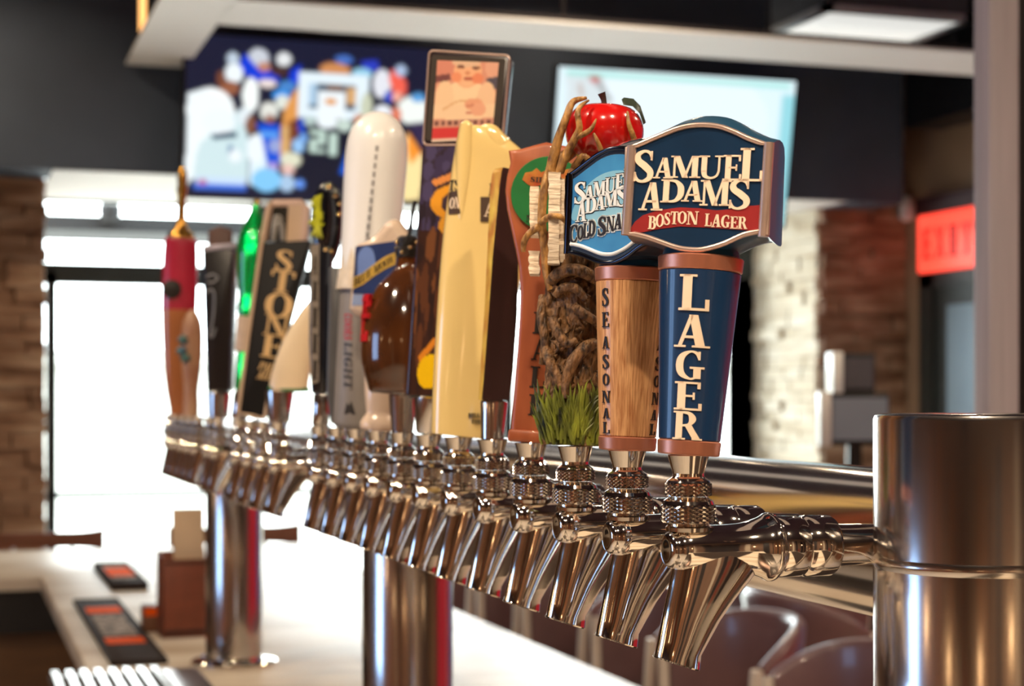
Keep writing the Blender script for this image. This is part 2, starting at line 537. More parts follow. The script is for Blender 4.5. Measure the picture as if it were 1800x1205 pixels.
# ================================================================== the room
M_CEIL = mat('ceiling_black', rgb(66, 52, 64), 0.9, var=.2, vscale=(3, 3, 3))
M_SOFFIT = mat('soffit_charcoal', rgb(78, 90, 106), 0.7, var=.25, vscale=(2, 2, 2))
M_BAND = mat('trim_white', rgb(250, 248, 244), 0.6, var=.03, vscale=(2, 2, 2))
M_FASCIA = mat('trim_fascia', rgb(48, 42, 44), 0.8, var=.2, vscale=(3, 3, 3))
M_WALL = mat('wall_brown', rgb(126, 98, 80), 0.85, var=.2, vscale=(2, 2, 3))
M_TAN = mat('wall_tan', rgb(170, 140, 112), 0.8, var=.15, vscale=(2, 2, 3))
M_FLOOR = mat('floor_tile', rgb(206, 196, 184), 0.45, var=.2, vscale=(2, 2, 2))
M_FRAME = mat('frame_dark', rgb(44, 50, 50), 0.45, var=.2, vscale=(8, 8, 8))
M_GLASS = glass_mat()
M_STONE = stone_mat('ledge_stone', rgb(120, 88, 66), rgb(158, 122, 95), rgb(196, 168, 140))
M_STONE_LIT = stone_mat('ledge_stone_lit', rgb(222, 206, 180), rgb(238, 226, 204), rgb(248, 240, 224))  # the same stone, with daylight from the window put into its colour
M_CONCRETE = mat('pavement', rgb(196, 194, 188), 0.9, var=.12, vscale=(1, 1, 1))
M_BLACK = mat('satin_black', rgb(26, 24, 26), 0.4, var=.3, vscale=(20, 20, 20))

XL, XR, YB, YF, ZC = -3.8, 5.44, -3.2, 9.0, 4.0     # room box
YG = 9.87                                          # plane of the shop window
WX0, WX1, WZ1 = 0.452, 4.85, 3.1                    # window opening

struct(MB().box((XL - .2, YB - .2, -.1), (XR + .2, YG + .2, 0)).build('floor', M_FLOOR, smooth=0))
struct(MB().box((XL - .2, YB - .2, ZC), (XR + .2, YG + .2, ZC + .1)).build('ceiling', M_CEIL, smooth=0))
struct(MB().box((XL - .2, YB - .2, 0), (XR + .2, YB, ZC)).build('wall_back', M_WALL, smooth=0))
# bartender's side wall with its row of windows
w = MB()
w.box((XL - .2, YB, 0), (XL, YG, 1.2)); w.box((XL - .2, YB, 2.5), (XL, YG, ZC))
w.box((XL - .2, YB, 1.2), (XL, 1.65, 2.5)); w.box((XL - .2, 3.15, 1.2), (XL, YG, 2.5))
struct(w.build('wall_left', M_WALL, smooth=0))
w = MB()
for y in (1.65, 2.37, 3.09): w.box((XL - .12, y, 1.2), (XL - .05, y + .06, 2.5))
for z in (1.2, 2.44): w.box((XL - .12, 1.65, z), (XL - .05, 3.15, z + .06))
wf = struct(w.build('window_2', M_FRAME, smooth=0))
MB().box((XL - .1, 1.65, 1.2), (XL - .09, 3.15, 2.5)).build('pane', glass_mat('tinted_glass', (.45, .56, .72)), wf, smooth=0)

def veneer(mb, u0, u1, z0, z1, put, mi=0, seed=3, rough_ends=(0, 0)):
    """courses of split ledge stone; put(u, d, z) places a point d out of the wall"""
    rnd = random.Random(seed)
    z = z0
    while z < z1 - .01:
        h = min(rnd.uniform(.05, .085), z1 - z)
        a = u0 - (rnd.uniform(0, rough_ends[0]) if rough_ends[0] else 0)
        end = u1 + (rnd.uniform(0, rough_ends[1]) if rough_ends[1] else 0)
        while a < end - .005:
            b = min(a + rnd.uniform(.14, .42), end)
            if end - b < .07: b = end
            d = rnd.uniform(.012, .045)
            g = .002
            vs = [put(x, dd, zz) for zz in (z + g, z + h - g) for (x, dd) in ((a + g, 0), (b - g, 0), (b - g - .004, d), (a + g + .004, d))]
            mb.add(vs, [(0, 1, 2, 3), (7, 6, 5, 4), (3, 2, 6, 7), (1, 5, 6, 2), (0, 3, 7, 4)], mi)
            a = b
        z += h
    return mb

# street wall left and right of the window, faced with ledge stone
w = MB().box((XL, YF, 0), (WX0, YG + .2, ZC))
veneer(w, -1.6, WX0, 0, 3.3, lambda u, d, z: (u, YF - d, z), seed=5, rough_ends=(0, .018))
struct(w.build('wall_front_left', M_STONE, smooth=0))
w = MB().box((WX1 + .02, YF, 0), (XR + .2, YG + .2, ZC))
veneer(w, WX1, XR, 0, 3.3, lambda u, d, z: (u, YF - d, z), seed=8, rough_ends=(.02, 0))
struct(w.build('wall_front_right', M_STONE, smooth=0))
w = MB()
veneer(w, YF - .02, YG, 0, WZ1, lambda u, d, z: (WX1 + .03 - d, u, z), seed=9, rough_ends=(.03, 0))
struct(w.build('wall_window_return', M_STONE_LIT, smooth=0))
struct(MB().box((WX0 - .1, YF + .02, WZ1), (WX1 + .1, YG + .2, ZC)).build('wall_over_window', M_SOFFIT, smooth=0))
struct(MB().box((XR, YB, 0), (XR + .2, YF + .05, ZC)).build('wall_right', M_TAN, smooth=0))

# shop window: black storefront bars and one clear sheet of panes
f = MB()
def bar_h(z0, z1, y0=YG - .04, y1=YG + .04): f.box((WX0 + .02, y0, z0), (WX1, y1, z1))
zt = lambda py, px=200: at_y(px, py, YG).z
bar_h(zt(500), zt(465)); bar_h(zt(357), zt(344)); bar_h(zt(873), zt(863)); bar_h(0, .14)
for (a, b) in ((.505, .56), (1.66, 1.72), (3.18, 3.24), (4.71, 4.85)): f.box((a, YG - .04, 0), (b, YG + .04, zt(480)))
f.box((4.71, YG - .04, 0), (4.85, YG + .04, WZ1))
f.box((1.66, YG - .04, 2.0), (1.76, YG + .04, WZ1))
wf = struct(f.build('window_1', M_FRAME, smooth=0))
MB().box((WX0 + .02, YG - .005, .05), (WX1, YG + .005, WZ1)).build('pane', M_GLASS, wf, smooth=0)

# outside: pavement, canopy edge over the window, pale building across the street
struct(MB().box((-14, YG + .2, -.12), (24, 40, -.02)).build('pavement', M_CONCRETE, smooth=0))
o = MB().box((-1, 11.6, 2.80), (8, 12.4, 2.90))
for x in (.2, 1.0, 2.4, 3.9): o.lathe([(0, .05), (.05, .07), (.1, .07), (.14, .03)], 12, 'Z', (x, 11.55, 2.86))
for x in (-.9, 7.9): o.box((x - .05, 11.9, -.02), (x + .05, 12.0, 2.80))
tag(o.build('street_canopy', mat('canopy_grey', rgb(40, 41, 43), 0.8, var=.2)), 'grey canopy edge seen outside through the top window pane', 'canopy')
o = MB().box((-10, 27, -.02), (20, 30, 2.2))
o.box((-10.1, 26.7, 2.2), (20.1, 30, 2.4))
tag(o.build('building', mat('render_pale', rgb(205, 204, 198), 0.9, var=.15)), 'pale low building across the street, washed out by daylight', 'building')

# dark bulkhead that carries the screens, black bulkhead on the right wall
ZS = at_y(160, 300, 8.6).z
struct(MB().box((XL, 8.6, ZS), (5.19, 8.985, ZC)).build('wall_bulkhead', M_SOFFIT, smooth=0))
struct(MB().box((WX0 + .02, 8.605, ZS - .004), (4.83, YG - .05, ZS + .03)).build('trim_3', M_BAND, smooth=0))
struct(MB().box((5.2, YB, 3.24), (XR, 8.6, ZC)).build('wall_bulkhead_right', M_BLACK, smooth=0))

# white dropped ceiling trim: one run along the bar, one across the room
ZT = EYE + 1.63
def trim(name, a, b):
    m = MB().box((a[0], a[1], ZT + .012), (b[0], b[1], ZT + .035), 1)
    for k in range(4):
        hx_ = a[0] + (b[0] - a[0]) * (.1 + .8 * k / 3); hy_ = a[1] + (b[1] - a[1]) * (.1 + .8 * k / 3)
        m.box((hx_ - .006, hy_ - .006, ZT + .035), (hx_ + .006, hy_ + .006, ZC), 1)
    m.box((a[0] - .004, a[1] - .004, ZT), (b[0] + .004, b[1] + .004, ZT + .012), 0)
    return struct(m.build(name, [M_BAND, M_FASCIA], smooth=0))
trim('trim_1', (.82, 1.0), (1.105, 8.55))
trim('trim_2', (1.11, 7.02), (5.19, 7.5))

# ------------------------------------------------------------------ ceiling air unit
z5 = EYE + 1.8
pa, pb, pc, pd = at_z(1353, 60, z5), at_z(1450, 17, z5), at_z(1693, 43, z5), at_z(1597, 83, z5)
x0, x1 = (pa.x + pb.x) / 2, (pc.x + pd.x) / 2
y0, y1 = min(pb.y, pc.y) , max(pa.y, pd.y)
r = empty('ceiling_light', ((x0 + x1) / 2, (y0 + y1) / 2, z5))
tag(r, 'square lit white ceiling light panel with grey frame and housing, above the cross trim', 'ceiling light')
hx, hy = (x1 - x0) / 2, (y1 - y0) / 2
MB().box((-hx + .02, -hy + .02, .03), (hx - .02, hy - .02, ZC - z5)).build('housing', mat('duct_grey', rgb(92, 94, 98), .6, var=.2), r, smooth=0)
g = MB()
t = .05
for a, b in (((-hx, -hy, 0), (hx, -hy + t, .03)), ((-hx, hy - t, 0), (hx, hy, .03)), ((-hx, -hy, 0), (-hx + t, hy, .03)), ((hx - t, -hy, 0), (hx, hy, .03))): g.box(a, b)
g.build('border', mat('unit_grey', rgb(200, 200, 200), .4, var=.1), r, smooth=0)
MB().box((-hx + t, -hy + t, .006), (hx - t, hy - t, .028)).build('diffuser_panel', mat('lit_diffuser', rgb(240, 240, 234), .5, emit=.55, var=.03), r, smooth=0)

# ------------------------------------------------------------------ grey-stained column beyond the bar
M_COLUMN = mat('grey_stained_wood', rgb(178, 170, 180), 0.5, var=.2, vscale=(60, 60, 2.2))
c0 = at_depth(1711, 600, 3.08)
w = MB().box((c0.x, c0.y - .05, 0), (c0.x + .062, c0.y, ZC - .002), 0, .003)
w.box((c0.x - .02, c0.y - .07, 0), (c0.x + .088, c0.y + .02, .16), 0)
col = tag(w.build('wooden_column', M_COLUMN), 'slim grey wooden column from floor to ceiling at right of the exit sign', 'column')
MB().box((c0.x + .062, c0.y - .045, .16), (c0.x + .10, c0.y - .005, ZC - .002)).build('dark_strip', M_BLACK, col, smooth=0)

# ------------------------------------------------------------------ exit sign and door on the right wall
M_RED = mat('exit_red', (1.0, .07, .04), .4, emit=1.1, var=.1, vscale=(6, 6, 9))
xs = 5.36
pt, pb = at_x(1612, 380, xs), at_x(1616, 480, xs)
pr = at_x(1722, 372, xs)
zt0, zt1 = pb.z, pt.z
r = empty('exit_sign', (XR, (pt.y + pr.y) / 2, (zt0 + zt1) / 2))
tag(r, 'glowing red EXIT sign on the right wall above the door', 'exit sign')
hl = (pt.y - pr.y) / 2; hh = (zt1 - zt0) / 2
MB().box((-.08, -hl, -hh), (-.0, hl, hh), 0, .012).build('lit_panel', M_RED, r)
MB().box((-.09, -hl - .02, hh), (0, hl + .01, hh + .1)).build('top_housing', mat('sign_maroon', rgb(60, 20, 26), .6, var=.2), r, smooth=0)
lm = MB()
ew = .19
for k, ch in enumerate('EXIT'):
    xx = -hl + .06 + k * (2 * hl - .1) / 4
    letter(lm, ch, (xx, -hh * .55, xx + (2 * hl - .1) / 4 * .78, hh * .5), lambda x, z, h: (-.081 - h, -x, z), 0, .003)
lm.build('lettering', mat('exit_letter', rgb(150, 16, 18), .4, emit=.6), r, smooth=0)
o = MB()
pl = at_x(1602, 366, 5.40)
o.lathe([(-.07, .02), (-.05, .045), (.02, .05), (.07, .035), (.075, .02)], 16, 'Z', (pl.x, pl.y + .05, pl.z)).box((pl.x, pl.y + .03, pl.z - .02), (XR, pl.y + .07, pl.z + .02))
tag(o.build('emergency_lamp', mat('lamp_white', rgb(235, 235, 235), .3, var=.05)), 'small white emergency lamp beside the top of the exit sign', 'lamp')
# the door
d0, d1 = at_x(1640, 600, XR), at_x(1760, 600, XR)
ztop = at_x(1650, 478, XR).z
fm = MB()
y_a, y_b = d0.y, d0.y - 1.0
fm.box((XR - .05, y_a - .07, 0), (XR + .01, y_a + .07, ztop)); fm.box((XR - .05, y_b - .07, 0), (XR + .01, y_b + .07, ztop))
fm.box((XR - .05, y_b - .07, ztop - .09), (XR + .01, y_a + .07, ztop))
dr = struct(fm.build('door_1', M_FRAME, smooth=0))
MB().box((XR - .03, y_b + .07, .0), (XR - .005, y_a - .07, ztop - .09)).build('door_leaf', M_FRAME, dr, smooth=0)
MB().box((XR - .036, y_b + .18, .25), (XR - .03, y_a - .2, ztop - .2)).build('door_glass', mat('door_glass_blue', rgb(150, 172, 190), .15, var=.15, vscale=(1, 3, 2)), dr, smooth=0)
MB().box((XR - .075, y_b + .12, .9), (XR - .06, y_b + .15, 1.3)).box((XR - .065, y_b + .12, .95), (XR - .03, y_b + .15, .98)).box((XR - .065, y_b + .12, 1.22), (XR - .03, y_b + .15, 1.25)).build('door_handle', M_BLACK, dr, smooth=0)

# ------------------------------------------------------------------ wall screens
def tv(name, label, pic, corners_px, y_plane, tilt):
    """corners_px: bottom-left, bottom-right, height in px"""
    bl, br, hpx = corners_px
    A, B = at_y(*bl, y_plane), at_y(*br, y_plane)
    wid = B.x - A.x
    hgt = hpx / FPX * depth_of(A)
    root = empty(name, ((A.x + B.x) / 2, y_plane, (A.z + B.z) / 2), (-tilt + 0.0, 0, 0))
    root.rotation_euler = (tilt, 0, 0)
    tag(root, label, 'television')
    b = .014
    MB().box((-wid / 2 - b, 0.004, -b), (wid / 2 + b, .05, hgt + b), 0, .004).build('housing', M_BLACK, root)
    pic.build('screen', paint_mat('screen_light', emit=.72, rough=.2), lambda u, v: (-wid / 2 + u * wid, .001, hgt * (1 - v)), root)
    MB().box((-.18, .05, hgt * .3), (.18, .2, hgt * .45)).build('wall_bracket', M_BLACK, root, smooth=0)
    return root
P = Pic(1710, 1205, 190, 134, (22, 26, 50))
W_ = (236, 244, 248)
P.ell(480, 150, 70, 70, (200, 205, 215)).ell(650, 150, 50, 50, (225, 228, 230)).poly([(340, 230), (390, 120), (470, 220), (560, 230), (630, 200), (620, 320), (560, 350), (420, 300)], (8, 60, 215))
P.ell(520, 215, 42, 38, (190, 130, 105)).ell(545, 335, 60, 32, (235, 220, 215)).ell(310, 170, 40, 50, (190, 205, 220)).poly([(700, 230), (770, 180), (760, 320), (690, 330)], (10, 60, 215))
P.ell(620, 240, 60, 40, (70, 45, 45)).ell(320, 275, 62, 72, W_).ell(290, 385, 66, 56, (150, 92, 66)).ell(235, 320, 30, 60, (120, 70, 50))
P.ell(680, 350, 60, 44, (70, 130, 200)).ell(640, 420, 60, 40, (60, 150, 235))
P.ell(170, 560, 160, 170, (250, 252, 252)).poly([(20, 440), (120, 400), (300, 480), (330, 700), (120, 1000), (10, 1140)], (240, 248, 250))
P.poly([(110, 800), (360, 540), (430, 760), (430, 1070), (70, 1070), (80, 900)], (205, 228, 232)).ell(230, 640, 110, 90, W_)
P.poly([(180, 740), (345, 705), (352, 750), (190, 775)], (40, 70, 95)).rect(300, 810, 320, 880, (70, 110, 160)).ell(345, 890, 45, 50, W_)
P.ell(435, 430, 55, 130, (245, 250, 248)).ell(400, 590, 45, 70, (225, 235, 240)).ell(440, 650, 34, 74, (130, 82, 60))
P.poly([(440, 740), (530, 700), (560, 960), (540, 1120), (440, 1100)], (222, 240, 250)).ell(480, 830, 60, 110, W_)
P.ell(560, 545, 60, 70, (225, 226, 218)).ell(570, 600, 32, 34, (150, 95, 80)).poly([(480, 640), (640, 640), (650, 930), (560, 940), (520, 740)], (6, 80, 215)).rect(500, 690, 630, 740, (90, 160, 240))
P.ell(610, 800, 44, 54, (150, 165, 215)).ell(650, 470, 46, 56, (220, 225, 215))
P.poly([(700, 430), (770, 330), (780, 560), (700, 640), (720, 760), (680, 880), (645, 880), (655, 560)], (222, 152, 78)).ell(722, 680, 40, 80, (120, 62, 34)).poly([(650, 660), (700, 640), (710, 870), (660, 900)], (214, 170, 110))
P.ell(1000, 205, 105, 55, (205, 138, 84)).ell(1060, 125, 62, 34, (70, 110, 190)).poly([(1180, 130), (1290, 110), (1310, 190), (1200, 200)], (40, 60, 190)).ell(1190, 220, 70, 40, (150, 205, 230))
P.rect(752, 235, 1240, 572, (226, 240, 248)).rect(832, 312, 1150, 500, (60, 78, 98)).rect(832, 312, 880, 480, (170, 200, 225)).rect(950, 315, 1060, 372, (110, 72, 50)).rect(1085, 330, 1150, 462, (214, 166, 108))
P.rect(895, 366, 1080, 572, W_).rect(948, 425, 1020, 468, (224, 146, 40)).ell(1230, 470, 40, 110, (200, 205, 180)).ell(1180, 590, 40, 60, (200, 130, 80))
P.poly([(790, 572), (1150, 572), (1160, 720), (1140, 900), (1120, 1150), (740, 1150), (790, 900), (810, 700)], (20, 24, 42)).ell(960, 600, 72, 52, W_).ell(840, 600, 46, 36, (180, 200, 196)).ell(1080, 620, 54, 46, (196, 214, 204))
D_ = (196, 220, 208)
P.rect(848, 668, 950, 705, D_).rect(905, 668, 950, 760, D_).rect(848, 740, 950, 775, D_).rect(848, 740, 892, 840, D_).rect(848, 805, 955, 840, D_).rect(985, 680, 1035, 850, D_)
P.poly([(760, 590), (800, 580), (810, 700), (770, 690)], (10, 70, 200)).ell(770, 790, 44, 54, (150, 195, 240)).ell(800, 730, 30, 34, (120, 170, 235)).ell(720, 900, 72, 58, (222, 222, 196)).ell(705, 975, 46, 40, (230, 190, 180))
P.ell(700, 1080, 54, 64, (168, 198, 228)).ell(790, 1082, 32, 36, (100, 150, 240)).ell(600, 960, 36, 34, (180, 160, 220))
P.rect(80, 1050, 420, 1110, (200, 222, 246)).rect(70, 1110, 420, 1150, (60, 110, 220)).ell(560, 1060, 100, 90, (130, 200, 246)).ell(130, 1095, 30, 24, (190, 110, 150))
P.ell(1330, 290, 62, 110, (226, 228, 236)).poly([(1385, 175), (1440, 180), (1505, 270), (1505, 360), (1410, 350), (1380, 260)], (240, 98, 80)).ell(1385, 385, 36, 42, (20, 70, 195)).ell(1440, 380, 40, 40, (240, 170, 150))
P.ell(1460, 180, 40, 44, (170, 190, 220)).ell(1560, 480, 115, 110, (240, 246, 240)).ell(1590, 380, 50, 36, (90, 160, 220)).ell(1345, 510, 60, 60, (236, 240, 246)).ell(1440, 520, 40, 60, (220, 120, 90))
P.poly([(1530, 580), (1660, 560), (1650, 800)], (52, 42, 76)).poly([(1530, 640), (1650, 830), (1640, 1170), (1480, 1180), (1480, 800)], (250, 226, 160)).poly([(1530, 640), (1630, 800), (1560, 900), (1530, 780)], (250, 150, 50))
P.poly([(1120, 780), (1160, 660), (1150, 1000), (1060, 990)], (10, 100, 230)).poly([(1140, 690), (1200, 620), (1180, 860), (1130, 900)], (150, 190, 250))
P.blur(2)
tv('television', 'wall television showing a basketball game beside the left window', P, ((322, 344), (754, 358), 279), 8.42, math.radians(11))
P = Pic(1800, 1017, 120, 70, (222, 242, 248))
P.ell(900, 300, 700, 380, (230, 244, 249)).poly([(60, 40), (330, 60), (420, 260), (90, 330)], (214, 226, 230)).poly([(220, 50), (310, 60), (300, 110), (250, 90)], (200, 60, 50)).line(290, 90, 400, 220, 30, (150, 150, 150)).line(160, 110, 190, 200, 30, (190, 170, 160))
P.ell(1420, 470, 110, 60, (150, 190, 205)).ell(1480, 540, 70, 50, (130, 170, 195)).poly([(1640, 660), (1690, 650), (1680, 800), (1640, 790)], (10, 60, 230))
P.rect(60, 35, 1750, 62, (150, 225, 215)).rect(1690, 100, 1800, 1017, (150, 215, 225))
P.blur(2)
tv('television', 'wall television with a pale blue picture behind the apple handle', P, ((966, 380), (1377, 400), 262), 8.42, math.radians(11))

# ------------------------------------------------------------------ service station on the right, beyond the bar
def terminal(name, label, cat, px0, py0, px1, py1, d, depth, m, edge):
    A, B = at_depth(px0, py1, d), at_depth(px1, py0, d)
    r = empty(name, (A.x, A.y, A.z)); tag(r, label, cat)
    r.rotation_euler = (0, 0, -math.radians(16))
    wd = (px1 - px0) / FPX * d; ht = (py1 - py0) / FPX * d
    MB().box((.02, .01, 0), (wd, depth, ht), 0, .006).build('case', M_BLACK, r)
    MB().box((.04, 0, .02), (wd - .01, .012, ht - .02)).build('face', m, r, smooth=0)
    MB().box((-.012, -.01, -.005), (.035, depth * .8, ht + .005), 0, .008).build('lit_edge', edge, r)
    MB().box((wd * .4, depth * .3, -(A.z - 1.0)), (wd * .6, depth * .6, 0)).build('stand', M_BLACK, r, smooth=0)
    MB().box((wd * .1, depth * .1, -(A.z - 1.0)), (wd * .9, depth, -(A.z - 1.0) + .02)).build('base', M_BLACK, r, smooth=0)
    return r
M_EDGE_LIT = mat('window_lit_edge', rgb(238, 238, 232), .3, var=.03)  # window light on the left edges, put in as pale colour
terminal('order_terminal', 'order terminal with blue-grey screen and window-lit edge near the stone wall', 'computer', 1446, 690, 1566, 782, 6.9, .08, mat('screen_bluegrey', rgb(150, 164, 180), .35, var=.15, vscale=(3, 3, 3)), M_EDGE_LIT)
terminal('receipt_printer', 'dark grey box with window-lit left edge behind the order terminal', 'printer', 1468, 620, 1540, 690, 7.5, .16, mat('printer_grey', rgb(86, 84, 90), .5, var=.2), M_EDGE_LIT)
b0 = at_depth(1446, 782, 6.9)
o = MB().box((b0.x - .25, b0.y - .35, .92), (b0.x + .75, b0.y + 1.0, .995)).box((b0.x - .2, b0.y - .3, 0), (b0.x + .7, b0.y + .95, .92))
tag(o.build('service_counter', mat('counter_dark', rgb(62, 50, 48), .5, var=.2), smooth=0), 'dark service counter under the order terminal', 'counter')

# ------------------------------------------------------------------ side and back wall panelling, added for the metal to reflect
rnd = random.Random(21)
TONES = [mat('panel_oak', rgb(150, 96, 58), .4, var=.3, vscale=(3, 3, 14)), mat('panel_dark', rgb(38, 28, 26), .5, var=.3), mat('panel_brick', rgb(150, 74, 56), .8, var=.35, vscale=(6, 6, 18)), mat('panel_cream', rgb(214, 196, 170), .6, var=.1)]
m = MB()
y = YB + .05
while y < 8.3:
    wd = rnd.uniform(.12, .55)
    if y + wd < 1.55 or y > 3.25: m.box((XL, y, .0), (XL + rnd.uniform(.02, .08), y + wd, rnd.choice((1.1, 2.4, 3.2, 3.4))), rnd.choice((0, 1, 1, 2, 3)))
    y += wd + rnd.uniform(.05, .4)
struct(m.build('trim_4', TONES, smooth=0))
m = MB()
x = XL + .1
while x < XR - .6:
    wd = rnd.uniform(.12, .6)
    m.box((x, YB, 0), (x + wd, YB + rnd.uniform(.02, .08), rnd.choice((1.2, 2.4, 3.2, 3.4))), rnd.choice((0, 1, 1, 2, 3)))
    x += wd + rnd.uniform(.05, .4)
struct(m.build('trim_5', TONES, smooth=0))
m = MB()
y = YB + .1
while y < .0:
    wd = min(.15 - y, rnd.uniform(.15, .6))
    m.box((XR - rnd.uniform(.02, .06), y, 0), (XR, y + wd, rnd.choice((1.2, 2.4, 3.1))), rnd.choice((0, 1, 1, 2)))
    y += wd + rnd.uniform(.1, .5)
struct(m.build('trim_6', TONES, smooth=0))
M_GLOW_GLOBE = mat('warm_glow', (1.0, .62, .30), .4, emit=14.0)  # unseen glowing globes, added to give the polished metal warm reflections
def glow_globe(p, axis, what):
    r = empty('unseen_globe', p)
    tag(r, 'small warm globe added for metal reflections on the ' + what, 'lamp')
    MB().lathe([(-.06, .012), (-.05, .035), (-.02, .055), (.02, .055), (.05, .035), (.06, .012)], 20).build('globe', M_GLOW_GLOBE, r, 60, loc=(axis[0] * .12, axis[1] * .12, 0))
    a, b = Vector((0, 0, -.07)) , Vector((axis[0] * .12, axis[1] * .12, -.07))
    MB().tube([tuple(a), tuple(b), (b.x, b.y, -.055)], .01, 8).build('arm', M_BLACK, r, 60)
for k, (p, ax, wh) in enumerate((((XL + .09, -1.2, 2.2), (1, 0), 'bartender side wall near the back corner'), ((XL + .09, .9, 2.2), (1, 0), 'bartender side wall before its window'),
                  ((XL + .09, 4.2, 2.2), (1, 0), 'bartender side wall beyond its window'), ((-1.6, YB + .09, 2.2), (0, 1), 'back wall, bar side'), ((.9, YB + .09, 2.2), (0, 1), 'middle of the back wall'), ((3.2, YB + .09, 2.2), (0, 1), 'back wall, dining side'))):
    glow_globe(p, ax, wh)
struct(MB().box((XR - .08, .2, 0), (XR - .005, 4.6, 3.2)).build('trim_7', mat('wall_crimson', rgb(206, 34, 62), .5, var=.15), smooth=0))
struct(MB().box((XR - .08, 4.75, 0), (XR - .005, 6.7, 3.2)).build('trim_8', mat('wall_blue', rgb(60, 96, 168), .5, var=.15), smooth=0))

# slim warm pendant left of the ceiling trim
pp_ = at_depth(251, 62, 7.9)
r = empty('pendant_lamp', (pp_.x, pp_.y, pp_.z)); tag(r, 'slim glowing amber pendant lamp high up left of the white ceiling trim', 'lamp')
MB().lathe([(0, .006), (.01, .016), (.2, .016), (.21, .008)], 16).build('shade', mat('amber_glow', (1.0, .5, .16), .4, emit=1.2), r, 50)
MB().lathe([(.21, .004), (ZC - pp_.z, .004)], 8).build('cord', M_BLACK, r, 50)

# ================================================================== the bar
ZB = EYE - .632                                     # bar top
M_MARBLE = mat('pale_marble', rgb(222, 212, 196), 0.34, var=.0, col2=rgb(178, 158, 134), vscale=(1.6, 5.5, 3), detail=7, coat=.0, spec=.03)
M_OAK = mat('bar_panel_wood', rgb(112, 76, 44), .5, var=.35, vscale=(3, 3, 18))
XI, XO = .30, 1.43
r = empty('bar_counter', ((XI + XO) / 2, 3.4, 0))
tag(r, 'long bar counter with a pale marble top under the tap tower', 'bar counter')
def at_r(mb, name, m, parent, smooth=35):
    o = mb.build(name, m, parent, smooth); o.location = -Vector(parent.location); return o
def slab(o_, z0, z1, b):
    rings = []
    for (zz, i) in ((z0, 0), (z1 - b, 0), (z1 - b * .3, b * .3), (z1, b)):
        rings.append([(x, y, zz) for x, y in offset_outline(o_, i)])
    return MB().loft(rings)
# an L of marble: the long run along the taps and the short run at the far end
L_ = [(XI, -1.6), (XO, -1.6), (XO, 7.3), (-3.2, 7.3), (-3.2, 6.2), (XI, 6.2)]
at_r(slab(L_, ZB - .045, ZB, .006), 'marble_top', M_MARBLE, r)
at_r(MB().box((XI + .12, -1.5, 0), (XO - .22, 7.0, ZB - .045)).box((-3.1, 6.3, 0), (XI + .12, 7.0, ZB - .2)), 'cabinet', M_OAK, r, 0)
at_r(MB().box((-3.1, 6.24, ZB - .2), (XI + .1, 7.0, ZB - .046)).box((XI + .05, -1.5, ZB - .16), (XI + .119, 6.24, ZB - .046)), 'drawer_rail', M_BLACK, r, 0)

# ------------------------------------------------------------------ the draught tower: three posts and a crossbar
M_CHROME = mat('chrome', (.82, .77, .71), .07, 1.0, var=.04, vscale=(200, 200, 200))
M_STEEL = mat('polished_steel', (.70, .66, .63), .16, 1.0, var=.10, vscale=(40, 40, 3), aniso=.6)
M_TUBE = mat('polished_tube', (.74, .70, .67), .13, 1.0, var=.08, vscale=(40, 2, 40), aniso=.4)
P0 = at_depth(1210, 965, 1.10)
TX, TY, STEP, ZF = P0.x, P0.y, .0905 * 1.10 / CP, P0.z       # tap row, spacing, height of the faucet barrels
AX = TX + .187                                           # axis of the crossbar
ZX = EYE - .1047
RP = .0665
POSTS = (TY - .042, TY + 1.425, TY + 3.046)
ZP = EYE - .011
tower = empty('draught_tower', (AX, POSTS[1], ZB))
tag(tower, 'polished steel draught tower: long crossbar on three round posts', 'beer tower')
def tw(mb, name, m, parent=tower, sm=35):
    o = mb.build(name, m, parent, sm)
    o.location = -Vector(tower.location) if parent is tower else (0, 0, 0)
    return o
tw(MB().lathe([(POSTS[0], .054), (POSTS[2], .054)], 64, 'Y', (AX, 0, ZX)), 'crossbar', M_TUBE)
for i, py in enumerate(POSTS):
    ztop = ZP if i == 0 else ZX - .02
    po = tw(MB().lathe([(ZB + .004, RP), (ztop - .004, RP), (ztop - .0012, RP - .0012), (ztop, RP - .004)], 96, 'Z', (AX, py, 0)), 'post', M_STEEL)
    tw(MB().lathe([(ZB, RP + .035), (ZB + .006, RP + .035), (ZB + .010, RP + .030), (ZB + .012, RP + .003), (ZB + .018, RP + .001)], 64, 'Z', (AX, py, 0)), 'base_flange', M_CHROME, po)
    tw(MB().lathe([(ZX - .0075, RP), (ZX - .0045, RP + .0011), (ZX - .0025, RP + .0011), (ZX + .0005, RP)], 96, 'Z', (AX, py, 0), caps=False), 'seam_ring', M_STEEL, po)
    for k in range(4):
        a = math.pi / 4 + k * math.pi / 2
        tw(MB().lathe([(ZB + .010, .007), (ZB + .014, .0065), (ZB + .016, .004)], 14, 'Z', (AX + math.cos(a) * (RP + .02), py + math.sin(a) * (RP + .02), 0)), 'bolt', M_CHROME, po)

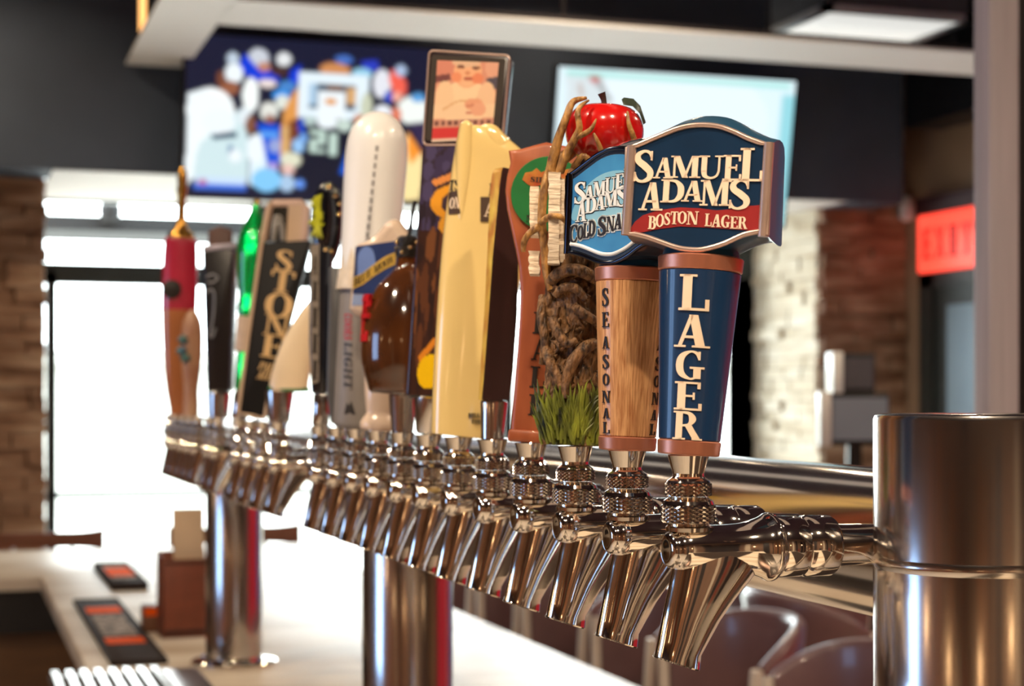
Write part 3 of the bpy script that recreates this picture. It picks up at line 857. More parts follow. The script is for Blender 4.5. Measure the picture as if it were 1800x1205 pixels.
# ------------------------------------------------------------------ faucets
def knurl(mb, z0, z1, r, n=44, rows=8, amp=.0006):
    """diamond-cut ring: a lattice of small pyramids"""
    vs, fs = [], []
    for i in range(rows + 3):
        z = z0 + (z1 - z0) * min(max(i - 1, 0), rows) / rows
        for j in range(n):
            q = r + (amp if (i + j) % 2 else -amp)
            if i in (0, rows + 2): q, z_ = r - .0012, z + (.0006 if i else -.0006)
            else: z_ = z
            a = 2 * math.pi * j / n
            vs.append((math.cos(a) * q, math.sin(a) * q, z_))
    for i in range(rows + 2):
        for j in range(n):
            k = (j + 1) % n
            A, B_, C_, D_ = i * n + j, i * n + k, (i + 1) * n + k, (i + 1) * n + j
            if (i + j) % 2: fs += [(A, B_, C_), (A, C_, D_)]
            else: fs += [(A, B_, D_), (B_, C_, D_)]
    fs.append(tuple(range(n - 1, -1, -1))); fs.append(tuple(range((rows + 2) * n, (rows + 3) * n)))
    mb.add(vs, fs)
    return mb

def make_faucet():
    root = empty('beer_faucet', (TX, TY, ZF))
    mm = .001
    # barrel along X with a stepped front cap, flaring into the shank flange
    b = MB()
    prof = [(-15.2, 4), (-15.6, 7), (-15.4, 9.6), (-14.0, 11.2), (-12.2, 12.0), (-10.5, 12.2), (-9.6, 13.0), (-7, 14.2), (-2, 14.9), (10, 15.2), (26, 15.4), (36, 16), (44, 17.6), (50, 19.6), (53.5, 21.0),
            (55, 22.2), (57, 22.6), (59, 22.0), (60, 20.6), (61, 20.2)]
    b.lathe([(h * mm, q * mm) for h, q in prof], 48, 'X')
    # spout: lofted down and forward from under the barrel
    lv = []
    for (z, xa, xb, ry) in ((6, -6, 54, 14.4), (-3, -8.5, 54, 14.9), (-9, -10, 52, 15.0), (-14, -11.2, 49, 14.8), (-20, -12.6, 44, 14.5), (-27, -14, 37.5, 14.2), (-34, -15.8, 31.5, 13.9), (-46, -18.5, 22, 13.2), (-58, -21, 14.5, 12.8), (-68, -23.2, 8.2, 12.4)):
        lv.append((z, (xa + xb) / 2, (xb - xa) / 2, ry, 0))
    lv.append((-72.5, -8.6, 15.8, 12.3, -.33)); lv.append((-73.5, -8.6, 14.8, 11.4, -.33)); lv.append((-70, -8.2, 13.9, 10.6, -.33)); lv.append((-52, -2, 13.5, 10.2, -.3))
    rings = []
    n = 40
    for (z, cx, rx, ry, tl) in lv:
        ring = []
        for j in range(n):
            a = 2 * math.pi * j / n
            dx = rx * math.cos(a)
            ring.append(((cx + dx) * mm, ry * math.sin(a) * mm, (z + tl * dx) * mm))
        rings.append(ring)
    b.loft(rings)
    b.build('body', M_CHROME, root, 40)
    c = MB().lathe([(z * mm, q * mm) for z, q in ((12, 14.6), (14.5, 15), (15.5, 13.6), (17, 13.4))], 72)
    knurl(c, .0178, .0285, .0172)
    c.lathe([(z * mm, q * mm) for z, q in ((29.2, 16.8), (31.5, 15.8), (33.2, 13.2), (34.2, 12.4))], 72)
    c.build('bonnet_collar', M_CHROME, root, 15)
    c = knurl(MB(), .0350, .0425, .0146, rows=6)
    c.lathe([(z * mm, q * mm) for z, q in ((43.2, 14.2), (44.5, 13.4), (46, 11.2), (47, 10.4), (49, 10.2), (54, 11.6), (60.5, 13.4), (61, 13.2))], 72)
    c.build('lever_socket', M_CHROME, root, 15)
    s = MB().lathe([(h * mm, q * mm) for h, q in ((61, 19.4), (63, 20.2), (77, 20.2), (79, 19.2), (80.5, 19.2), (82, 20.2), (100, 20.2), (102.5, 18.8), (103.5, 16))], 40, 'X')
    s.build('coupling_nut', M_CHROME, root, 35)
    MB().lathe([(.102, .0148), (.112, .0142), (.1325, .0138)], 32, 'X').build('shank', M_CHROME, root, 35)
    return root
FAUCET = make_faucet()
FAUCETS = 0
def tap_index(px): return (1210 - px) / (.0905 * px + 7.85)
def add_faucet(i, what):
    global FAUCETS
    f = FAUCET if FAUCETS == 0 else copy_tree(FAUCET)
    FAUCETS += 1
    f.location = (TX, TY + i * STEP, ZF)
    tag(f, what, 'beer faucet', 'chrome faucets along the tower')
    return f

# ================================================================== tap handles
M_COPPER = mat('brushed_copper', rgb(222, 148, 120), .3, .72, var=.12, vscale=(120, 120, 6), aniso=.5)
M_NAVY = mat('navy_enamel', rgb(18, 54, 94), .3, var=.12, vscale=(20, 20, 20), coat=.5)
M_SIGNBODY = mat('sign_body_blue', rgb(30, 74, 104), .3, var=.1, vscale=(20, 20, 20), coat=.2)
M_CREAMTXT = mat('cream_print', rgb(248, 226, 200), .45, var=.04)
M_RIM = mat('sign_rim', rgb(226, 200, 190), .28, .75, var=.1, vscale=(60, 60, 60))
M_BANDRED = mat('band_red', rgb(158, 44, 46), .35, var=.2, vscale=(60, 60, 60), coat=.4)
M_OAKH = mat('oak_grain', rgb(232, 180, 126), .42, col2=rgb(166, 106, 62), vscale=(800, 800, 24), detail=6, coat=.3)
M_INK = mat('black_ink', rgb(34, 26, 22), .5, var=.2)

class Handle:
    """an Empty at the lever socket of tap i; fp() turns a photo pixel into the handle's own (x, z)"""
    def __init__(s, i, name, label, bx, by, lean, left, group=None):
        s.base = Vector((TX, TY + i * STEP, ZF + .0606))
        d = s.base - ORG
        dep = depth_of(d)
        s.k = dep / FPX
        s.bx, s.by = bx, by
        u = (d.x * CP - d.y * SP) / dep
        lam = math.radians(lean)
        s.lam = lam
        tilt = math.atan(math.tan(lam) / (CP - u * SP))
        v = Vector((d.x, d.y)).normalized()
        a = math.radians(left)
        s.c, s.s = math.cos(a), math.sin(a)
        nx, ny = -v.x * s.c - v.y * s.s, -v.y * s.c + v.x * s.s
        gam = math.atan2(nx, -ny)
        r = empty(name, s.base)
        r.rotation_mode = 'QUATERNION'
        r.rotation_quaternion = Quaternion((0, 1, 0), tilt) @ Quaternion((0, 0, 1), gam)
        s.root = tag(r, label, 'tap handle', group)
    def fp(s, px, py, y=0.0):
        dx, dy = (px - s.bx) * s.k, (s.by - py) * s.k
        x = dx * math.cos(s.lam) - dy * math.sin(s.lam)
        z = dx * math.sin(s.lam) + dy * math.cos(s.lam)
        return ((x - y * s.s) / s.c, z)
    def z(s, py): return (s.by - py) * s.k / math.cos(s.lam)
    def out(s, pts, y=0.0): return [s.fp(px, py, y) for px, py in pts]
    def prof(s, rows): return [(s.z(py), r * s.k) for py, r in rows]
    def p3(s, px, py, ypx):
        x, z = s.fp(px, py, ypx * s.k)
        return (x, ypx * s.k, z)
    def box(s, x0, y0, x1, y1, y=0.0):
        """photo box (left, top, right, bottom) -> local (x0, z0, x1, z1)"""
        a, b = s.fp((x0 + x1) / 2, y1, y), s.fp((x0 + x1) / 2, y0, y)
        hw = (x1 - x0) / 2 * s.k / s.c
        m = (a[0] + b[0]) / 2
        return (m - hw, a[1], m + hw, b[1])

def flat(y0): return lambda x, z, h: (x, y0 - h, z)
def cone(rad):
    """rad(z); wraps x around the front of a round handle"""
    def f(x, z, h):
        R = rad(z)
        a = x / R
        return (math.sin(a) * (R + h), -math.cos(a) * (R + h), z)
    return f
def conep(rad):
    """as cone, but x is the projected offset"""
    def f(x, z, h):
        R = rad(z)
        q = max(-.98, min(.98, x / R))
        return (q * (R + h), -math.sqrt(1 - q * q) * (R + h), z)
    return f
def plate(mb, pts, fmap, h0, h1, mi=0):
    n = len(pts)
    vs = [fmap(x, z, h0) for x, z in pts] + [fmap(x, z, h1) for x, z in pts]
    mb.add(vs, [tuple(range(n, 2 * n))] + [(i, (i + 1) % n, n + (i + 1) % n, n + i) for i in range(n)], mi)
    return mb

# ------------------------------------------------------------------ the two round-bodied handles with shaped sign heads
SIGN_F = [(1112, 412), (1112.5, 340), (1115, 262), (1133, 258), (1160, 248), (1182, 240), (1204, 233), (1235, 229), (1270, 233), (1296, 243), (1322, 257), (1345, 267), (1360, 271), (1357, 350), (1354, 425),
          (1343, 418), (1315, 423), (1284, 436), (1260, 443), (1238, 446), (1212, 443), (1192, 437), (1165, 426), (1146, 419), (1128, 414)]
SIGN_F = SIGN_F[:3] + catmull(SIGN_F[3:12], 3) + SIGN_F[12:15] + catmull(SIGN_F[15:], 3)
IR = SIGN_F.index((1360, 271))
T_S = .024
def sam_handle(h, wood, ref):
    """ref: the handle whose photo pixels the sign outline was read from"""
    k0 = 1.10 / FPX
    rb, rt, z1 = 53 * k0, 74 * k0, 348 * k0
    rad = lambda z: rb + (rt - rb) * max(0, z) / z1
    zc = 26 * k0
    def ringed(za, zb, dr, b=.0008): return [(za, rad(za) + dr - b), (za + b, rad(za) + dr), (zb - b, rad(zb) + dr), (zb, rad(zb) + dr - b)]
    MB().lathe(ringed(zc, z1 - zc, 0), 64).build('barrel', M_OAKH if wood else M_NAVY, h.root, 30)
    MB().lathe([(0, .006), (0, rad(0) - .002)] + ringed(.0002, zc, .0006), 64).build('bottom_collar', M_COPPER, h.root, 30)
    MB().lathe(ringed(z1 - zc, z1, .0006) + [(z1 + .001, rad(z1) - .004)], 64).build('top_collar', M_COPPER, h.root, 30)
    F = [ref.fp(px, py, -T_S) for px, py in SIGN_F]
    mx = (min(p[0] for p in F) + max(p[0] for p in F)) / 2
    F = [(x - mx, z) for x, z in F]
    zm = sum(p[1] for p in F) / len(F)
    def ring(y, gx, gz, ins=0):
        o = [(x * (1 + gx), zm + (z - zm) * (1 + gz * (2.3 if z > zm else 1.0))) for x, z in F]
        if ins: o = offset_outline(o, ins)
        return [(x, y, z) for x, z in o]
    t = T_S
    b = MB().loft([ring(-t, 0, 0, .003), ring(-t, 0, 0), ring(-t + .003, .006, .02), ring(-t * .45, .022, .075), ring(-t * .1, .03, .105), ring(t * .3, .03, .105), ring(t * .65, .022, .075), ring(t, 0, 0), ring(t, 0, 0, .003)])
    sign = b.build('sign_head', M_SIGNBODY if not wood else mat('sign_body_slate', rgb(44, 54, 68), .2, var=.1, coat=1.0), h.root, 50)
    MB().lathe([(z1 - .001, rad(z1) * .93), (z1 + .004, rad(z1) * .9), (z1 + .012, rad(z1) * .62), (z1 + .02, rad(z1) * .4)], 48).build('neck', M_SIGNBODY, h.root, 40)
    rimp = [(x, -t - .0004, z) for x, z in F]
    rm = MB()
    n = len(rimp)
    segs = rimp + [rimp[0], rimp[1]]
    rm.tube(segs, .0017, 10)
    for (ex, s) in ((F[1][0] + .0018, 1), (F[IR + 1][0] - .0018, 1)):
        za = F[0][1] if ex < 0 else F[IR + 2][1]
        zb_ = F[2][1] if ex < 0 else F[IR][1]
        rm.tube([(ex, -t + .0005, za - .001), (ex, -t + .0005, zb_ + .0015)], .0034, 14)
    rm.build('sign_rim', M_RIM if not wood else mat('sign_rim_dark', rgb(70, 74, 88), .15, 1.0, var=.1), sign, 40)
    return sign, F, mx, rad

h0 = Handle(0, 'lager_tap_handle', 'navy LAGER tap handle with large blue sign head and red ribbon, nearest of the row', 1221.5, 800, 3.7, 14)
sign, F, mx, rad = sam_handle(h0, False, h0)
fs = flat(-T_S)
plate(MB(), offset_outline(F, .0012), fs, -.002, .0002).build('sign_face', mat('sign_navy', rgb(16, 48, 80), .3, var=.15, vscale=(60, 60, 60), coat=.4), sign, 0)
# lettering on the sign face
lt = MB()
SB = [('S', 1126, 267, 1164, 325), ('A', 1161, 283, 1196, 319), ('M', 1191, 282, 1243, 320), ('U', 1240, 284, 1281, 324), ('E', 1281, 285, 1313, 329), ('L', 1309, 275, 1350, 332),
      ('A', 1136, 325, 1178, 374), ('D', 1174, 322, 1215, 362), ('A', 1210, 326, 1248, 362), ('M', 1242, 327, 1294, 371), ('S', 1290, 327, 1329, 380)]
for ch, a, b, c, d in SB:
    bx = h0.box(a, b, c, d, -T_S)
    letter(lt, ch, (bx[0] - mx, bx[1], bx[2] - mx, bx[3]), fs, .0002, .0012)
lt.build('sign_lettering', M_CREAMTXT, sign, 0)
lt = MB()
bandp = [(1118, 408), (1128, 393), (1142, 382), (1170, 374), (1207, 371), (1240, 374), (1269, 379), (1300, 378), (1325, 374), (1353, 373), (1352, 416), (1335, 417), (1315, 415), (1253, 408), (1207, 404), (1170, 407), (1146, 411), (1128, 412)]
plate(lt, [(x - mx, z) for x, z in h0.out(bandp, -T_S)], fs, .0002, .0006)
lt.build('ribbon', M_BANDRED, sign, 0)
lt = MB()
# the word on the ribbon follows its curve
bc = [('B', 1152, 384, 1166, 407), ('O', 1165, 381, 1180, 404), ('S', 1180, 379, 1191, 401), ('T', 1191, 378, 1204, 400), ('O', 1203, 378, 1219, 400), ('N', 1219, 379, 1239, 402),
      ('L', 1250, 384, 1262, 406), ('A', 1261, 386, 1278, 408), ('G', 1277, 388, 1293, 410), ('E', 1293, 391, 1306, 412), ('R', 1306, 392, 1322, 413)]
for ch, a, b, c, d in bc:
    bx = h0.box(a, b, c, d, -T_S)
    letter(lt, ch, (bx[0] - mx, bx[1], bx[2] - mx, bx[3]), fs, .0006, .0012)
lt.build('ribbon_lettering', M_CREAMTXT, sign, 0)
lt = MB()
for ch, a, b, c, d in (('L', 1208, 489, 1259, 551), ('A', 1199, 558, 1257, 614), ('G', 1199, 619, 1248, 670), ('E', 1197, 673, 1243, 722), ('R', 1194, 724, 1241, 773)):
    bx = h0.box(a, b, c, d, -.023)
    letter(lt, ch, bx, conep(rad), .0002, .0009, slab=.0015)
lt.build('barrel_lettering', M_CREAMTXT, h0.root, 0)
add_faucet(0, 'chrome beer faucet under the navy LAGER handle, nearest of the row')

h1 = Handle(1, 'seasonal_tap_handle', 'oak SEASONAL tap handle with light blue sign head half hidden by the LAGER sign', 1102, 791.6, 2.2, 47)
sign, F, mx, rad = sam_handle(h1, True, h0)
Fi = offset_outline(F, .0042)
ys = -T_S
fs = flat(ys)
MB_ = plate(MB(), Fi, fs, 0, .0004)
MB_.build('sign_face', mat('sky_blue_print', rgb(66, 148, 204), .3, col2=rgb(44, 116, 180), vscale=(26, 26, 26), coat=.5), sign, 0)
xs_ = [p[0] for p in Fi]; zs_ = [p[1] for p in Fi]
X0, X1, Z0, Z1 = min(xs_), max(xs_), min(zs_), max(zs_)
def q(u, v): return (X0 + (X1 - X0) * u, Z0 + (Z1 - Z0) * v)
sw = catmull([q(.02, .42), q(.10, .62), (q(.28, .78)), q(.5, .84), q(.74, .8), q(.96, .66), q(.98, .56), q(.98, .40), q(.7, .30), q(.4, .30), q(.15, .36)], 5, True)
plate(MB(), sw, fs, .0004, .0007).build('sign_swoosh', mat('pale_blue_print', rgb(150, 204, 228), .3, col2=rgb(112, 182, 216), vscale=(30, 30, 30), coat=.5), sign, 0)
# white edge line along the bottom of the face
low = [p for p in Fi if p[1] < Z0 + (Z1 - Z0) * .28]
low.sort()
MB().tube([(x, ys - .0006, z + .0016) for x, z in low], .0014, 8, smooth=4).build('sign_edge_line', mat('white_print', rgb(236, 240, 240), .35, var=.03), sign, 40)
word1 = [('S', 1010, 316, 1032, 355), ('A', 1028, 326, 1046, 349), ('M', 1045, 321, 1067, 347), ('U', 1066, 317, 1084, 344), ('E', 1084, 313, 1099, 341), ('L', 1098, 306, 1119, 341),
         ('A', 1013, 352, 1033, 387), ('D', 1031, 346, 1050, 374), ('A', 1048, 344, 1066, 371), ('M', 1064, 340, 1088, 368), ('S', 1086, 334, 1107, 371)]
word2 = [('C', 1000, 391, 1016, 423), ('O', 1016, 394, 1027, 419), ('L', 1027, 391, 1036, 417), ('D', 1036, 388, 1048, 415), ('S', 1053, 383, 1068, 416), ('N', 1068, 385, 1082, 411), ('A', 1081, 383, 1096, 409), ('P', 1096, 380, 1108, 406)]
wl, wd = MB(), MB()
for ch, a, b, c, d in word1:
    bx = h1.box(a, b, c, d, ys); off = 0
    letter(wd, ch, bx, fs, .0007, .0009, grow=.0006)
    letter(wl, ch, bx, fs, .0009, .0014)
for ch, a, b, c, d in word2:
    bx = h1.box(a, b, c, d, ys)
    letter(wl, ch, bx, fs, .0007, .0009, grow=.0010)
    letter(wd, ch, bx, fs, .0009, .0014)
wl.build('sign_lettering_pale', mat('white_print', rgb(236, 240, 240), .35), sign, 0)
wd.build('sign_lettering_dark', M_INK, sign, 0)
lt = MB()
yy = 511
fc = cone(rad)
for turn in (0, math.radians(103)):
    ca, sa = math.cos(turn), math.sin(turn)
    def fr(x, z, h):
        p = fc(x, z, h)
        return (p[0] * ca - p[1] * sa, p[0] * sa + p[1] * ca, p[2])
    for ch, b, d in (('S', 511, 543), ('E', 553, 579), ('A', 595, 616), ('S', 626, 651), ('O', 659, 680), ('N', 689, 710), ('A', 719, 737), ('L', 743, 763)):
        w_ = (8.5 if ch != 'N' else 10) * h1.k
        letter(lt, ch, (-w_, h1.z(d), w_, h1.z(b)), fr, .0002, .0008, slab=.001)
lt.build('barrel_lettering', M_INK, h1.root, 0)
add_faucet(1, 'chrome beer faucet under the oak SEASONAL handle')

# ------------------------------------------------------------------ tree-trunk handle with the red apple
h2 = Handle(2, 'apple_tree_tap_handle', 'gnarled tree trunk tap handle topped by a red apple, grass at its foot', 1003, 784, 2.5, 0)
M_BARK = mat('carved_bark', rgb(168, 124, 80), .42, col2=rgb(34, 24, 20), vscale=(230, 230, 120), bump=1.0, bscale=(420, 420, 160), detail=6)
M_BRANCH = mat('carved_branch', rgb(206, 156, 88), .38, col2=rgb(92, 56, 28), vscale=(200, 200, 90), bump=.8, bscale=(220, 220, 90))
rnd = random.Random(4)
path = catmull([(1000, 782, 54), (1000, 700, 52), (1003, 640, 50), (1005, 580, 50), (1006, 530, 51), (1004, 480, 46), (1004, 420, 40), (1012, 360, 38), (1026, 310, 36), (1034, 280, 30)], 8)
rings = []
NB = 72
ph = [rnd.uniform(0, 6.28) for _ in range(12)]
for i, (px, py, r) in enumerate(path):
    x0_, z0_ = h2.fp(px, py)
    ring = []
    for j in range(NB):
        a = 2 * math.pi * j / NB
        t = i / len(path)
        rr = r * (1 + .07 * math.sin(5 * a + ph[0] + 5 * t) + .05 * math.sin(9 * a + ph[1] - 9 * t) + .035 * math.sin(17 * a + ph[2] + 14 * t + math.sin(20 * t + a)) + .02 * math.sin(31 * a + 24 * t + ph[3]))
        rr *= 1 + .02 * math.sin(i * 1.7 + 3 * a)
        ring.append((x0_ + math.cos(a) * rr * h2.k, math.sin(a) * rr * .92 * h2.k, z0_))
    rings.append(ring)
tk = MB().loft(rings)
def t3(pts, n=10, sm=5): return tk.tube([h2.p3(a, b, c) for a, b, c, _ in pts], [r * h2.k for *_, r in pts], n, smooth=sm)
# burls, knots and roots wound round the trunk
t3([(958, 500, -20, 10), (972, 486, -44, 11), (996, 478, -52, 11), (1022, 484, -50, 11), (1040, 496, -36, 10)])
t3([(970, 520, -40, 7), (985, 508, -52, 8), (1005, 512, -56, 8), (1020, 530, -54, 6)])
t3([(950, 610, -20, 9), (960, 640, -42, 10), (975, 668, -50, 9), (984, 690, -52, 7)])
t3([(1050, 600, -30, 9), (1022, 612, -54, 11), (1000, 636, -58, 11), (988, 668, -56, 9), (986, 700, -54, 7)])
t3([(962, 560, -40, 7), (975, 590, -54, 9), (990, 606, -58, 8), (1006, 600, -58, 6)])
t3([(1000, 540, -54, 7), (1018, 556, -56, 9), (1036, 566, -46, 8), (1050, 580, -30, 8)])
t3([(946, 520, 0, 8), (944, 560, -16, 9), (950, 600, -24, 8), (946, 640, -14, 7)])
for _ in range(46):
    a = rnd.uniform(-2.9, -.2); py = rnd.uniform(470, 690)
    cx_, r_ = 1004, 50
    L = rnd.uniform(14, 34)
    pts = []
    for k in range(4):
        aa = a + rnd.uniform(-.05, .05) + k * .05 * rnd.choice((-1, 1))
        pts.append((cx_ + math.cos(aa) * r_ * 1.03, py + L * k / 3, math.sin(aa) * r_ * .96, rnd.uniform(2.5, 4.5)))
    t3(pts, 6, 2)
tk.build('trunk', M_BARK, h2.root, 60)
br = MB()
def b3(pts, n=10): return br.tube([h2.p3(a, b, c) for a, b, c, _ in pts], [r * h2.k for *_, r in pts], n, smooth=5)
b3([(960, 318, -30, 8), (963, 292, -38, 10), (974, 250, -46, 8), (988, 212, -50, 7), (999, 186, -46, 6), (1022, 177, -34, 3)])
b3([(976, 308, -44, 8), (984, 286, -54, 8), (1002, 254, -66, 7), (1010, 236, -74, 6), (1007, 212, -74, 5), (1012, 198, -70, 4), (1026, 186, -60, 2)])
b3([(1004, 252, -68, 5), (1020, 246, -78, 5), (1031, 238, -82, 4), (1039, 222, -82, 1.5)])
b3([(1093, 206, -60, 2), (1095, 228, -66, 4), (1103, 250, -60, 5), (1110, 275, -46, 6)])
b3([(1034, 246, -80, 2), (1042, 262, -78, 4), (1050, 282, -66, 5)])
b3([(1000, 300, -46, 6), (1016, 282, -60, 5), (1030, 292, -56, 6)])
b3([(962, 296, -20, 10), (951, 326, -30, 8), (946, 360, -34, 8), (945, 400, -34, 8), (950, 440, -30, 8), (953, 480, -24, 8), (960, 512, -30, 6)])
b3([(940, 402, -38, 7), (924, 412, -34, 6), (914, 426, -28, 6), (912, 444, -24, 4)])
b3([(944, 396, -46, 6), (956, 389, -66, 6), (966, 388, -78, 5), (978, 390, -76, 5), (986, 396, -60, 4)])
b3([(960, 300, 0, 12), (975, 280, 8, 13), (1000, 262, 16, 10), (1020, 250, 20, 8)])
br.build('branches', M_BRANCH, h2.root, 60)
cx_, cz_ = h2.fp(1053, 233, 0)
ap = []
for k in range(25):
    t = math.pi * k / 24
    rr = 69 * math.sin(t) ** .86 * (1 + .05 * math.cos(t))
    zz = 57 * math.cos(t) - (16 * math.exp(-(t / .42) ** 2)) + 8 * math.exp(-((math.pi - t) / .4) ** 2)
    ap.append((zz * h2.k, max(rr, .01) * h2.k))
apple = MB()
rings = []
for (zz, rr) in ap:
    rings.append([(cx_ + math.cos(2 * math.pi * j / 48) * rr * (1 + .018 * math.cos(5 * 2 * math.pi * j / 48)), math.sin(2 * math.pi * j / 48) * rr, cz_ + zz) for j in range(48)])
apple = apple.loft(rings).build('apple', mat('apple_red', rgb(206, 22, 20), .18, var=.25, vscale=(30, 30, 14), coat=1.0), h2.root, 80)
st = MB().tube([h2.p3(1054, 186, 0), h2.p3(1053, 174, 0), h2.p3(1049, 162, -2)], [.0022, .0022, .0032], 10, smooth=3)
st.build('apple_stem', mat('stem_brown', rgb(58, 40, 34), .5, var=.3), apple, 50)
lf = MB()
for s in (1,):
    c0 = [(1084, 180, -14), (1100, 184, -22), (1112, 196, -20), (1119, 214, -10)]
    L1 = [h2.p3(a, b - 4, c) for a, b, c in c0]; L2 = [h2.p3(a + 3, b + 7, c - 6) for a, b, c in c0]
    lf.loft([[L1[i], L2[i], tuple(x + .002 for x in L2[i]), tuple(x + .002 for x in L1[i])] for i in range(4)])
lf.build('apple_leaf', mat('leaf_dark', rgb(46, 58, 44), .4, var=.3), apple, 60)
pl = MB()
def plank(px0, py0, px1, py1, y0, y1):
    n = 7
    rings = []
    rr = random.Random(int(px0))
    for k in range(n + 1):
        py = py0 + (py1 - py0) * k / n
        a, z_ = h2.fp(px0 + rr.uniform(-1.5, 1.5), py, 0); b, _ = h2.fp(px1 + rr.uniform(-1.5, 1.5), py, 0)
        rings.append([(a, y0 * h2.k, z_), (b, y0 * h2.k, z_), (b, y1 * h2.k, z_), (a, y1 * h2.k, z_)])
    pl.loft(rings)
plank(957, 311, 977, 384, -72, 20); plank(956, 392, 975, 468, -72, 20)
plank(924, 329, 940, 414, -26, 30); plank(922, 442, 940, 482, -26, 30)
plank(972, 318, 984, 464, -40, 10)
pl.build('sign_planks', mat('cream_wood', rgb(250, 236, 214), .6, col2=rgb(222, 200, 172), vscale=(80, 80, 260), bump=.6, bscale=(60, 60, 300)), h2.root, 25)
gr = MB()
for _ in range(260):
    a = rnd.uniform(-3.3, .15); py = rnd.uniform(712, 781); L = rnd.uniform(26, 58)
    r0 = 55; sw_ = rnd.uniform(-14, 16) + (1 if math.cos(a) > .1 else -1) * 4
    pts = []
    for k in range(4):
        t = k / 3
        rr = r0 + 2 + 5 * math.sin(t * 2.4)
        pts.append(h2.p3(1000 + math.cos(a) * rr + sw_ * t * t, min(782, py - L * t), math.sin(a) * rr))
    gr.tube(pts, [3.4 * h2.k, 3.2 * h2.k, 2.2 * h2.k, .4 * h2.k], 5)
gr.lathe([(h2.z(781), 54 * h2.k), (h2.z(740), 56 * h2.k), (h2.z(715), 50 * h2.k)], 32)
gr.build('grass', mat('carved_grass', rgb(150, 160, 54), .4, col2=rgb(24, 32, 18), vscale=(120, 120, 40), detail=4), h2.root, 60)
add_faucet(2, 'chrome beer faucet under the tree trunk handle with the apple')

# ------------------------------------------------------------------ copper-coloured paddle with green disc
h3 = Handle(3, 'wooden_paddle_tap_handle', 'reddish wooden paddle tap handle with green round badge beside the tree', 934, 778, 4.6, 4)
M_REDWOOD = mat('red_stained_wood', rgb(176, 96, 58), .42, col2=rgb(146, 72, 42), vscale=(60, 60, 12), coat=.4)
ol = [(899, 772), (900, 752), (906, 690), (911, 620), (915, 560), (917, 510), (914, 470), (908, 438), (899, 396), (893, 368), (890, 335), (893, 310), (899, 286), (896, 264), (915, 262), (938, 256), (962, 250), (990, 256), (1020, 262), (1042, 268),
      (1040, 300), (1046, 330), (1044, 368), (1030, 410), (1010, 450), (998, 490), (994, 540), (990, 620), (978, 700), (972, 752), (970, 775)]
MB().prism(h3.out(ol), -.010, .012, .004).build('paddle', M_REDWOOD, h3.root, 50)
MB().box((h3.fp(895, 772)[0], -.013, h3.z(778)), (h3.fp(974, 772)[0], .015, h3.z(757)), 0, .002).build('foot_block', M_REDWOOD, h3.root)
dx_, dz_ = h3.fp(965, 343, -.010)
disc = MB().lathe([(-.0105, 63 * h3.k), (-.0125, 66 * h3.k), (-.0135, 65 * h3.k), (-.0135, 60 * h3.k)], 56, 'Y', (dx_, 0, dz_)).build('badge', mat('badge_green', rgb(30, 122, 62), .35, var=.2, vscale=(50, 50, 50), coat=.4), h3.root, 40)
yb = -.0135
em = [(919, 318), (924, 306), (936, 304), (944, 298), (952, 306), (964, 300), (980, 306), (1000, 300), (1012, 314), (1004, 330), (985, 326), (966, 332), (950, 328), (938, 332), (928, 326)]
plate(MB(), h3.out(em, yb), flat(yb), 0, .0006).build('badge_ribbon', mat('ribbon_gold', rgb(206, 150, 58), .4, col2=rgb(168, 60, 30), vscale=(60, 60, 60)), disc, 0)
lt = MB()
word(lt, 'SIERRA', h3.fp(933, 322, yb)[0], h3.fp(933, 322, yb)[1], 9 * h3.k, flat(yb), .0006, .001, width=58 * h3.k)
word(lt, 'NEVADA'.replace('V', 'V'), h3.fp(925, 392, yb)[0], h3.fp(925, 392, yb)[1], 12 * h3.k, flat(yb), 0, .0006, width=78 * h3.k)
lt.build('badge_lettering', M_INK, disc, 0)
lt = MB()
for ch, b, d in (('P', 550, 588), ('A', 597, 634), ('L', 645, 682), ('E', 694, 731)):
    cx = 952 - (b - 550) * .055
    bx = h3.box(cx - 14, b, cx + 14, d, -.010)
    letter(lt, ch, bx, flat(-.010), 0, .0006)
lt.build('paddle_lettering', M_INK, h3.root, 0)
add_faucet(3, 'chrome beer faucet under the reddish wooden paddle handle')

# ------------------------------------------------------------------ dark slim handle seen edge-on
h4 = Handle(4, 'dark_paddle_tap_handle', 'slim dark brown tap handle with yellow front edge and silver foot', 872, 770, 3.0, 0)
sd, fr_ = MB(), MB()
rows = [(293, 876, 892, 908), (300, 872, 890, 912), (330, 868, 886, 914), (400, 865, 879, 917), (450, 863, 874, 918), (550, 858, 867, 916), (640, 852, 860, 909), (700, 848, 855, 903)]
rings, strip = [], []
for py, a, b, c in rows:
    A, B_, C_, D_ = h4.p3(a, py, 4), h4.p3(b, py, -18), h4.p3(c, py, 6), h4.p3((a + c) / 2 + 4, py, 34)
    rings.append([A, B_, C_, D_])
    A2, B2 = Vector(A), Vector(B_)
    nrm = Vector((-(B2.y - A2.y), (B2.x - A2.x), 0)).normalized()
    if nrm.y > 0: nrm = -nrm
    e = .0004
    p, q_ = A2.lerp(B2, .04) + nrm * e, A2.lerp(B2, .93) + nrm * e
    strip.append((p, q_))
MB().loft(rings).build('paddle', mat('dark_oak', rgb(58, 30, 28), .4, var=.3, vscale=(90, 90, 10), coat=.3), h4.root, 20)
st = MB()
for i in range(len(strip) - 1):
    st.add([strip[i][0], strip[i][1], strip[i + 1][1], strip[i + 1][0]], [(0, 1, 2, 3)], 0)
st.build('front_label', mat('yellow_label', rgb(224, 196, 92), .4, col2=rgb(168, 92, 44), vscale=(70, 70, 38), detail=5), h4.root, 0)
